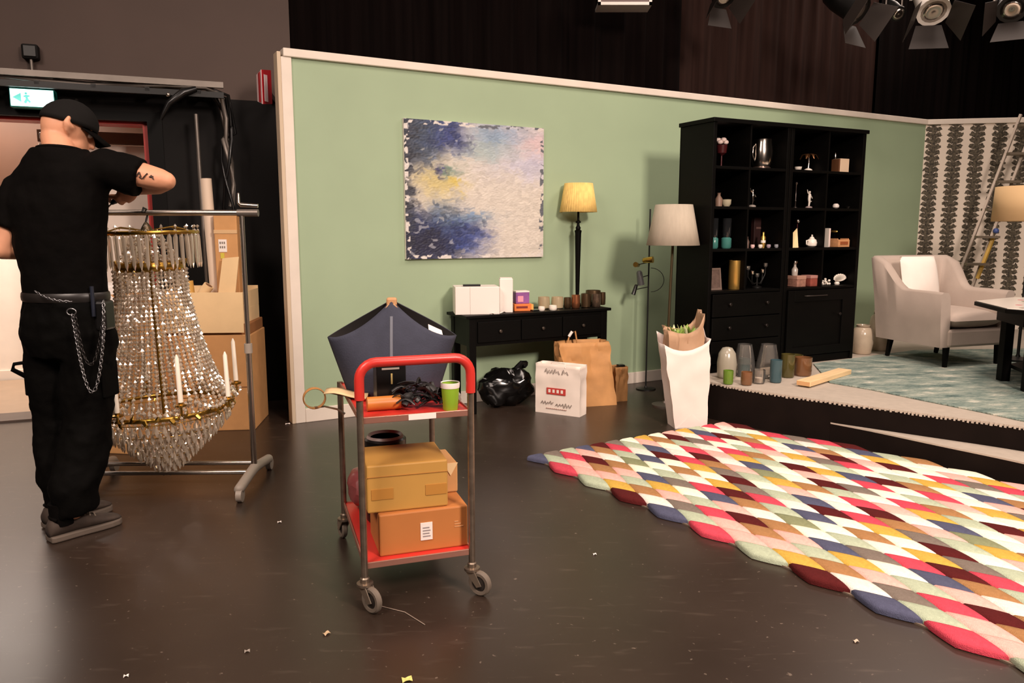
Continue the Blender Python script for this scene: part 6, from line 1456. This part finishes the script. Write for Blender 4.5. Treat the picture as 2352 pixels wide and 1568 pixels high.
def taper(r_, h_): return [(0, 0.004), (r_*0.95, 0.004), (r_, 0.02), (r_*0.95, h_*0.4), (r_*0.62, h_), (r_*0.58, h_), (r_*0.9, h_*0.4)]
pearl = glass('frosted_glass', (214, 206, 186), rough=0.2, body=0.5)
gl_(1668, 868, 'big frosted glass dome jar at the platform edge', domej(0.072, 0.235), pearl)
gl_(1708, 862, 'clear tapered glass vase holding a teal glass block', taper(0.085, 0.24), M['clear'], inner=([(0.045, 0.006), (0.045, 0.13), (0.03, 0.135)], mat('teal_dark', (40, 74, 78), 0.3)))
gl_(1762, 866, 'clear tapered glass vase beside the dark teal cylinder', taper(0.088, 0.25), M['clear'])
gl_(1781, 878, 'dark teal cylinder candle jar', cylj(0.042, 0.165), mat('slate_teal', (62, 86, 92), 0.25))
gl_(1672, 882, 'little lime green votive glass', cylj(0.036, 0.10), M['green_glass'], inner=([(0.03, 0.006), (0.03, 0.055), (0.02, 0.056)], mat('lime_wax', (122, 166, 60), 0.5)))
gl_(1714, 884, 'little amber votive glass with white rim', cylj(0.040, 0.095), M['amber_glass'], inner=([(0.034, 0.006), (0.034, 0.075), (0.02, 0.076)], mat('amber_wax', (176, 128, 96), 0.5)))
gl_(1742, 880, 'squat clear tumbler between the tapered vases', cylj(0.045, 0.10), M['clear'], inner=([(0.03, 0.006), (0.03, 0.04), (0.02, 0.041)], M['white_paper']))
gl_(1808, 866, 'olive glass lidded jar', cylj(0.05, 0.175), M['olive_glass'])
gl_(1843, 862, 'wide amber glass tumbler near the carpet', cylj(0.065, 0.14), M['amber_glass'])
gl_(1826, 852, 'smoky glass tumbler behind the amber tumbler', cylj(0.055, 0.13), M['olive_glass'])
a = fl(1850, 890, PH); b_ = fl(1940, 862, PH); v_ = b_-a
t = thing('wooden_board', 'pale thick wooden board lying on the platform by the carpet', 'board', (a+b_)/2+Vector((0, 0.02, 0.0108)), math.atan2(v_.y, v_.x))
MB().b2((-v_.length/2-0.02, -0.05, 0.0), (v_.length/2+0.02, 0.05, 0.035)).build('plank', mat('pine', (232, 200, 152), 0.6, var=0.1, vs=5, stretch=(1, 12, 12)), t, bevel=0.003)
MB().b2((-v_.length/2-0.022, -0.046, 0.003), (-v_.length/2-0.02, 0.046, 0.032)).build('end_grain', mat('pine_end', (206, 158, 108), 0.7), t)
# teal carpet
cp_ = [fl(x, y, PH) for x, y in ((1905, 880), (2000, 896), (2120, 921), (2250, 947), (2352, 969))]
far = [Vector((4.55, 4.4, PH)), Vector((5.4, 7.0, PH)), fl(2100, 806, PH), fl(1868, 837, PH)]
pts = [(p.x, p.y) for p in cp_]+[(3.35, 3.95)]+[(p.x, p.y) for p in far]
def carpet():
    m, nt, b = new_mat('teal_grey_carpet'); L = nt.links.new; tc = nd(nt, 'ShaderNodeTexCoord'); mp = nd(nt, 'ShaderNodeMapping'); mp.inputs['Scale'].default_value = (2.6, 6.5, 1); mp.inputs['Rotation'].default_value = (0, 0, -0.5)
    L(tc.outputs['Object'], mp.inputs['Vector']); n1 = nd(nt, 'ShaderNodeTexNoise'); n1.inputs['Scale'].default_value = 1.7; n1.inputs['Detail'].default_value = 5; n1.inputs['Roughness'].default_value = 0.7; L(mp.outputs['Vector'], n1.inputs['Vector'])
    r_ = nd(nt, 'ShaderNodeValToRGB'); el = r_.color_ramp.elements; el[0].position = 0.34; el[0].color = lin((88, 106, 102)); el[1].position = 0.68; el[1].color = lin((222, 216, 200))
    e2 = el.new(0.45); e2.color = lin((124, 140, 132)); e3 = el.new(0.58); e3.color = lin((160, 168, 156)); L(n1.outputs['Fac'], r_.inputs['Fac']); L(r_.outputs['Color'], b.inputs['Base Color']); b.inputs['Roughness'].default_value = 0.95; b.inputs['Specular IOR Level'].default_value = 0.1
    n2 = nd(nt, 'ShaderNodeTexNoise'); n2.inputs['Scale'].default_value = 60; L(tc.outputs['Object'], n2.inputs['Vector']); bp = nd(nt, 'ShaderNodeBump'); bp.inputs['Strength'].default_value = 0.6; bp.inputs['Distance'].default_value = 0.02; L(n2.outputs['Fac'], bp.inputs['Height']); L(bp.outputs['Normal'], b.inputs['Normal'])
    return m
cpt = thing('carpet', 'mottled teal and grey carpet covering the stage platform', 'carpet', (0, 0, PH+0.0005))
MB().prism(pts, 0, 0.010).build('pile', carpet(), cpt, bevel=0.003)
# side table with patterned top
CT_ = PH+0.0115; zt_ = 0.85
cor = fl(2238, 690, zt_); OE = 0.56; oct_ = [Vector((0, 0, 0))]; hd_ = -102.6
for k in range(7): oct_.append(oct_[-1]+Vector((math.cos(R(hd_)), math.sin(R(hd_)), 0))*OE); hd_ += 45
oc = sum(oct_, Vector())/8
t = thing('side_table', 'black octagonal side table with white floral top beside the armchair', 'table', Vector((cor.x, cor.y, CT_))+oc, 0)
hh_ = zt_-CT_
def octp(k): return [((p-oc).x*k, (p-oc).y*k) for p in oct_]
MB().prism(octp(1.0), hh_-0.035, hh_-0.006).build('table_frame', M['black_wood'], t, bevel=0.004)
tt_ = MB().prism(octp(0.985), hh_-0.006, hh_).build('table_top', M['white_ceramic'], t, bevel=0.002)
MB().prism(octp(0.80), hh_-0.13, hh_-0.035).build('apron', M['black_wood'], t)
for k in range(0, 8, 2):
    p = (oct_[k]-oc)*0.70; MB().b2((p.x-0.032, p.y-0.032, 0), (p.x+0.032, p.y+0.032, hh_-0.035)).build('leg', M['black_wood'], t, bevel=0.003)
    p = (oct_[k+1]-oc)*0.70; MB().b2((p.x-0.025, p.y-0.025, 0), (p.x+0.025, p.y+0.025, hh_-0.035)).build('leg', M['black_wood'], t, bevel=0.003)
MB().prism(octp(0.66), 0.10, 0.125).build('lower_shelf', M['black_wood'], t)
rn = random.Random(12); fm = [mat('floral_red', (196, 70, 90), 0.4), mat('floral_green', (104, 120, 80), 0.4), mat('floral_grey', (130, 116, 104), 0.4)]
for i in range(44):
    a_ = rn.uniform(0, 6.283); r_ = 0.62*math.sqrt(rn.random()); x, y = r_*math.cos(a_), r_*math.sin(a_)
    MB().prism([(x+rn.uniform(0.012, 0.03)*math.cos(a), y+rn.uniform(0.012, 0.03)*math.sin(a)) for a in [k*1.047 for k in range(6)]], hh_, hh_+0.0008).build('floral_print', fm[i % 3], tt_)
# shaded lamp standing right of the table
sc = at(2372, 468, 6.3); t = thing('floor_lamp', 'lamp with plain tan drum shade beside the side table', 'lamp', (sc.x, sc.y, CPH), 0)
z0, z1 = at(2372, 508, 6.3).z-CPH, at(2372, 428, 6.3).z-CPH; rr = abs(at(2293, 468, 6.3).x-sc.x)
q_ = MB(); q_.rings([[Vector((rr*k_*math.cos(2*math.pi*j/40), rr*k_*math.sin(2*math.pi*j/40), z)) for j in range(40)] for z, k_ in ((z0, 1.0), (z1, 0.96))], cap=False)
q_.build('lamp_shade', mat('tan_shade', (206, 172, 126), 0.8), t, smooth=180, solid=0.004)
MB().lathe([(0.13, 0), (0.13, 0.015), (0.02, 0.03), (0.012, 0.05), (0.012, z0+0.06)], 20).build('stand', M['black_metal'], t, smooth=40)
MB().ball((0, 0, z0+0.1), (0.03, 0.03, 0.045), 12, 8).build('bulb', M['white_ceramic'], t, smooth=180); MB().limb([(-rr*0.9, 0, z1-0.03), (0, 0, z0+0.05), (rr*0.9, 0, z1-0.03)], 0.002, 6).build('shade_fitter', M['brass'], t)
# stepladder leaning in front of the wallpaper
alu = mat('aluminium', (170, 156, 142), 0.5, 0.3); yel = mat('yellow_rail', (214, 172, 70), 0.5)
Yl = 8.05; b0 = at(2176, 700, Yl); t0 = at(2345, 262, Yl); d_ = (t0-b0).normalized(); b0 = b0+d_*((CPH-0.01-b0.z)/d_.z)
ld = thing('stepladder', 'aluminium ladder with yellow marked rail leaning before the leaf wallpaper', 'ladder', Vector((b0.x, Yl, PH)), 0)
wv_ = Vector((0.225, 0.05, 0)); tp = (t0-b0); tp.z += 0.0
for k in (0, 1): MB().limb([wv_*k+Vector((0, 0, 0.0)), wv_*k*0.9+tp], [(0.019, 0.012)]*2, 4, up=(0, 1, 0)).build('rail', alu, ld)
n_ = 8
for i in range(n_):
    f_ = (i+0.6)/n_; p_ = tp*f_; MB().b2((p_.x, -0.07, p_.z-0.012), (p_.x+0.235, 0.06, p_.z+0.012)).build('tread', mat('tread_grey', (128, 116, 100), 0.5, 0.3), ld)
yv = wv_*0.98+Vector((0, -0.03, 0))
fa = (at(2243, 640, Yl).z-PH)/tp.z; fb = (at(2285, 545, Yl).z-PH)/tp.z
MB().limb([yv+tp*fa, yv+tp*fb], [(0.022, 0.012)]*2, 4, up=(0, 1, 0)).build('yellow_rail', yel, ld)
MB().ball(yv+tp*(fb+0.03), 0.03, 8, 6).build('blue_joint', mat('blue_joint', (70, 90, 150), 0.4), ld, smooth=180)

# ================================================================== LITTER ON THE STUDIO FLOOR
LG = 'litter on the studio floor'
def scrap(px, py, lab, m, s_=0.02, rz=0.3):
    p = fl(px, py); q_ = MB().sheet(lambda u, v: ((u-0.5)*s_*1.4, (v-0.5)*s_, 0.001+0.006*abs(math.sin(3*u+2*v))), 3, 3)
    o = q_.build('paper_scrap', m, None, solid=0.001, loc=p, rotz=rz); tag(o, lab, 'scrap', LG)
scrap(661, 974, 'white paper scrap at the foot of the green wall edge', M['white_paper'], 0.022)
scrap(935, 1562, 'pale yellow paper scrap alone on the front of the dark floor', mat('yellow_scrap', (214, 206, 120), 0.7), 0.022)
scrap(750, 1456, 'tan leaf-like scrap in front of the trolley wheel', mat('tan_scrap', (190, 164, 130), 0.7), 0.016, 0.9)
scrap(642, 1200, 'tiny white scrap between clothes rack and trolley', M['white_paper'], 0.012)
scrap(1366, 1274, 'tiny white scrap between trolley and diamond rug', M['white_paper'], 0.010)
scrap(568, 1497, 'tiny grey scrap on the dark floor left of the trolley', mat('grey_scrap', (150, 140, 130), 0.7), 0.012)
scrap(290, 1554, 'tiny white scrap in front of the standing person', M['white_paper'], 0.010)
scrap(1966, 1474, 'beige lint crumb on the floor below the rug edge', mat('beige_lint', (200, 180, 160), 0.8), 0.012)
a = fl(870, 1392); b_ = fl(976, 1436); m_ = (a+b_)/2+Vector((0.01, 0.02, 0))
o = MB().limb([a+Vector((0, 0, 0.003)), m_+Vector((0, 0, 0.003)), b_+Vector((0, 0, 0.003))], 0.0016, 5).build('loose_thread', mat('grey_thread', (150, 132, 118), 0.8)); tag(o, 'thin grey thread trailing from the front trolley wheel', 'thread')
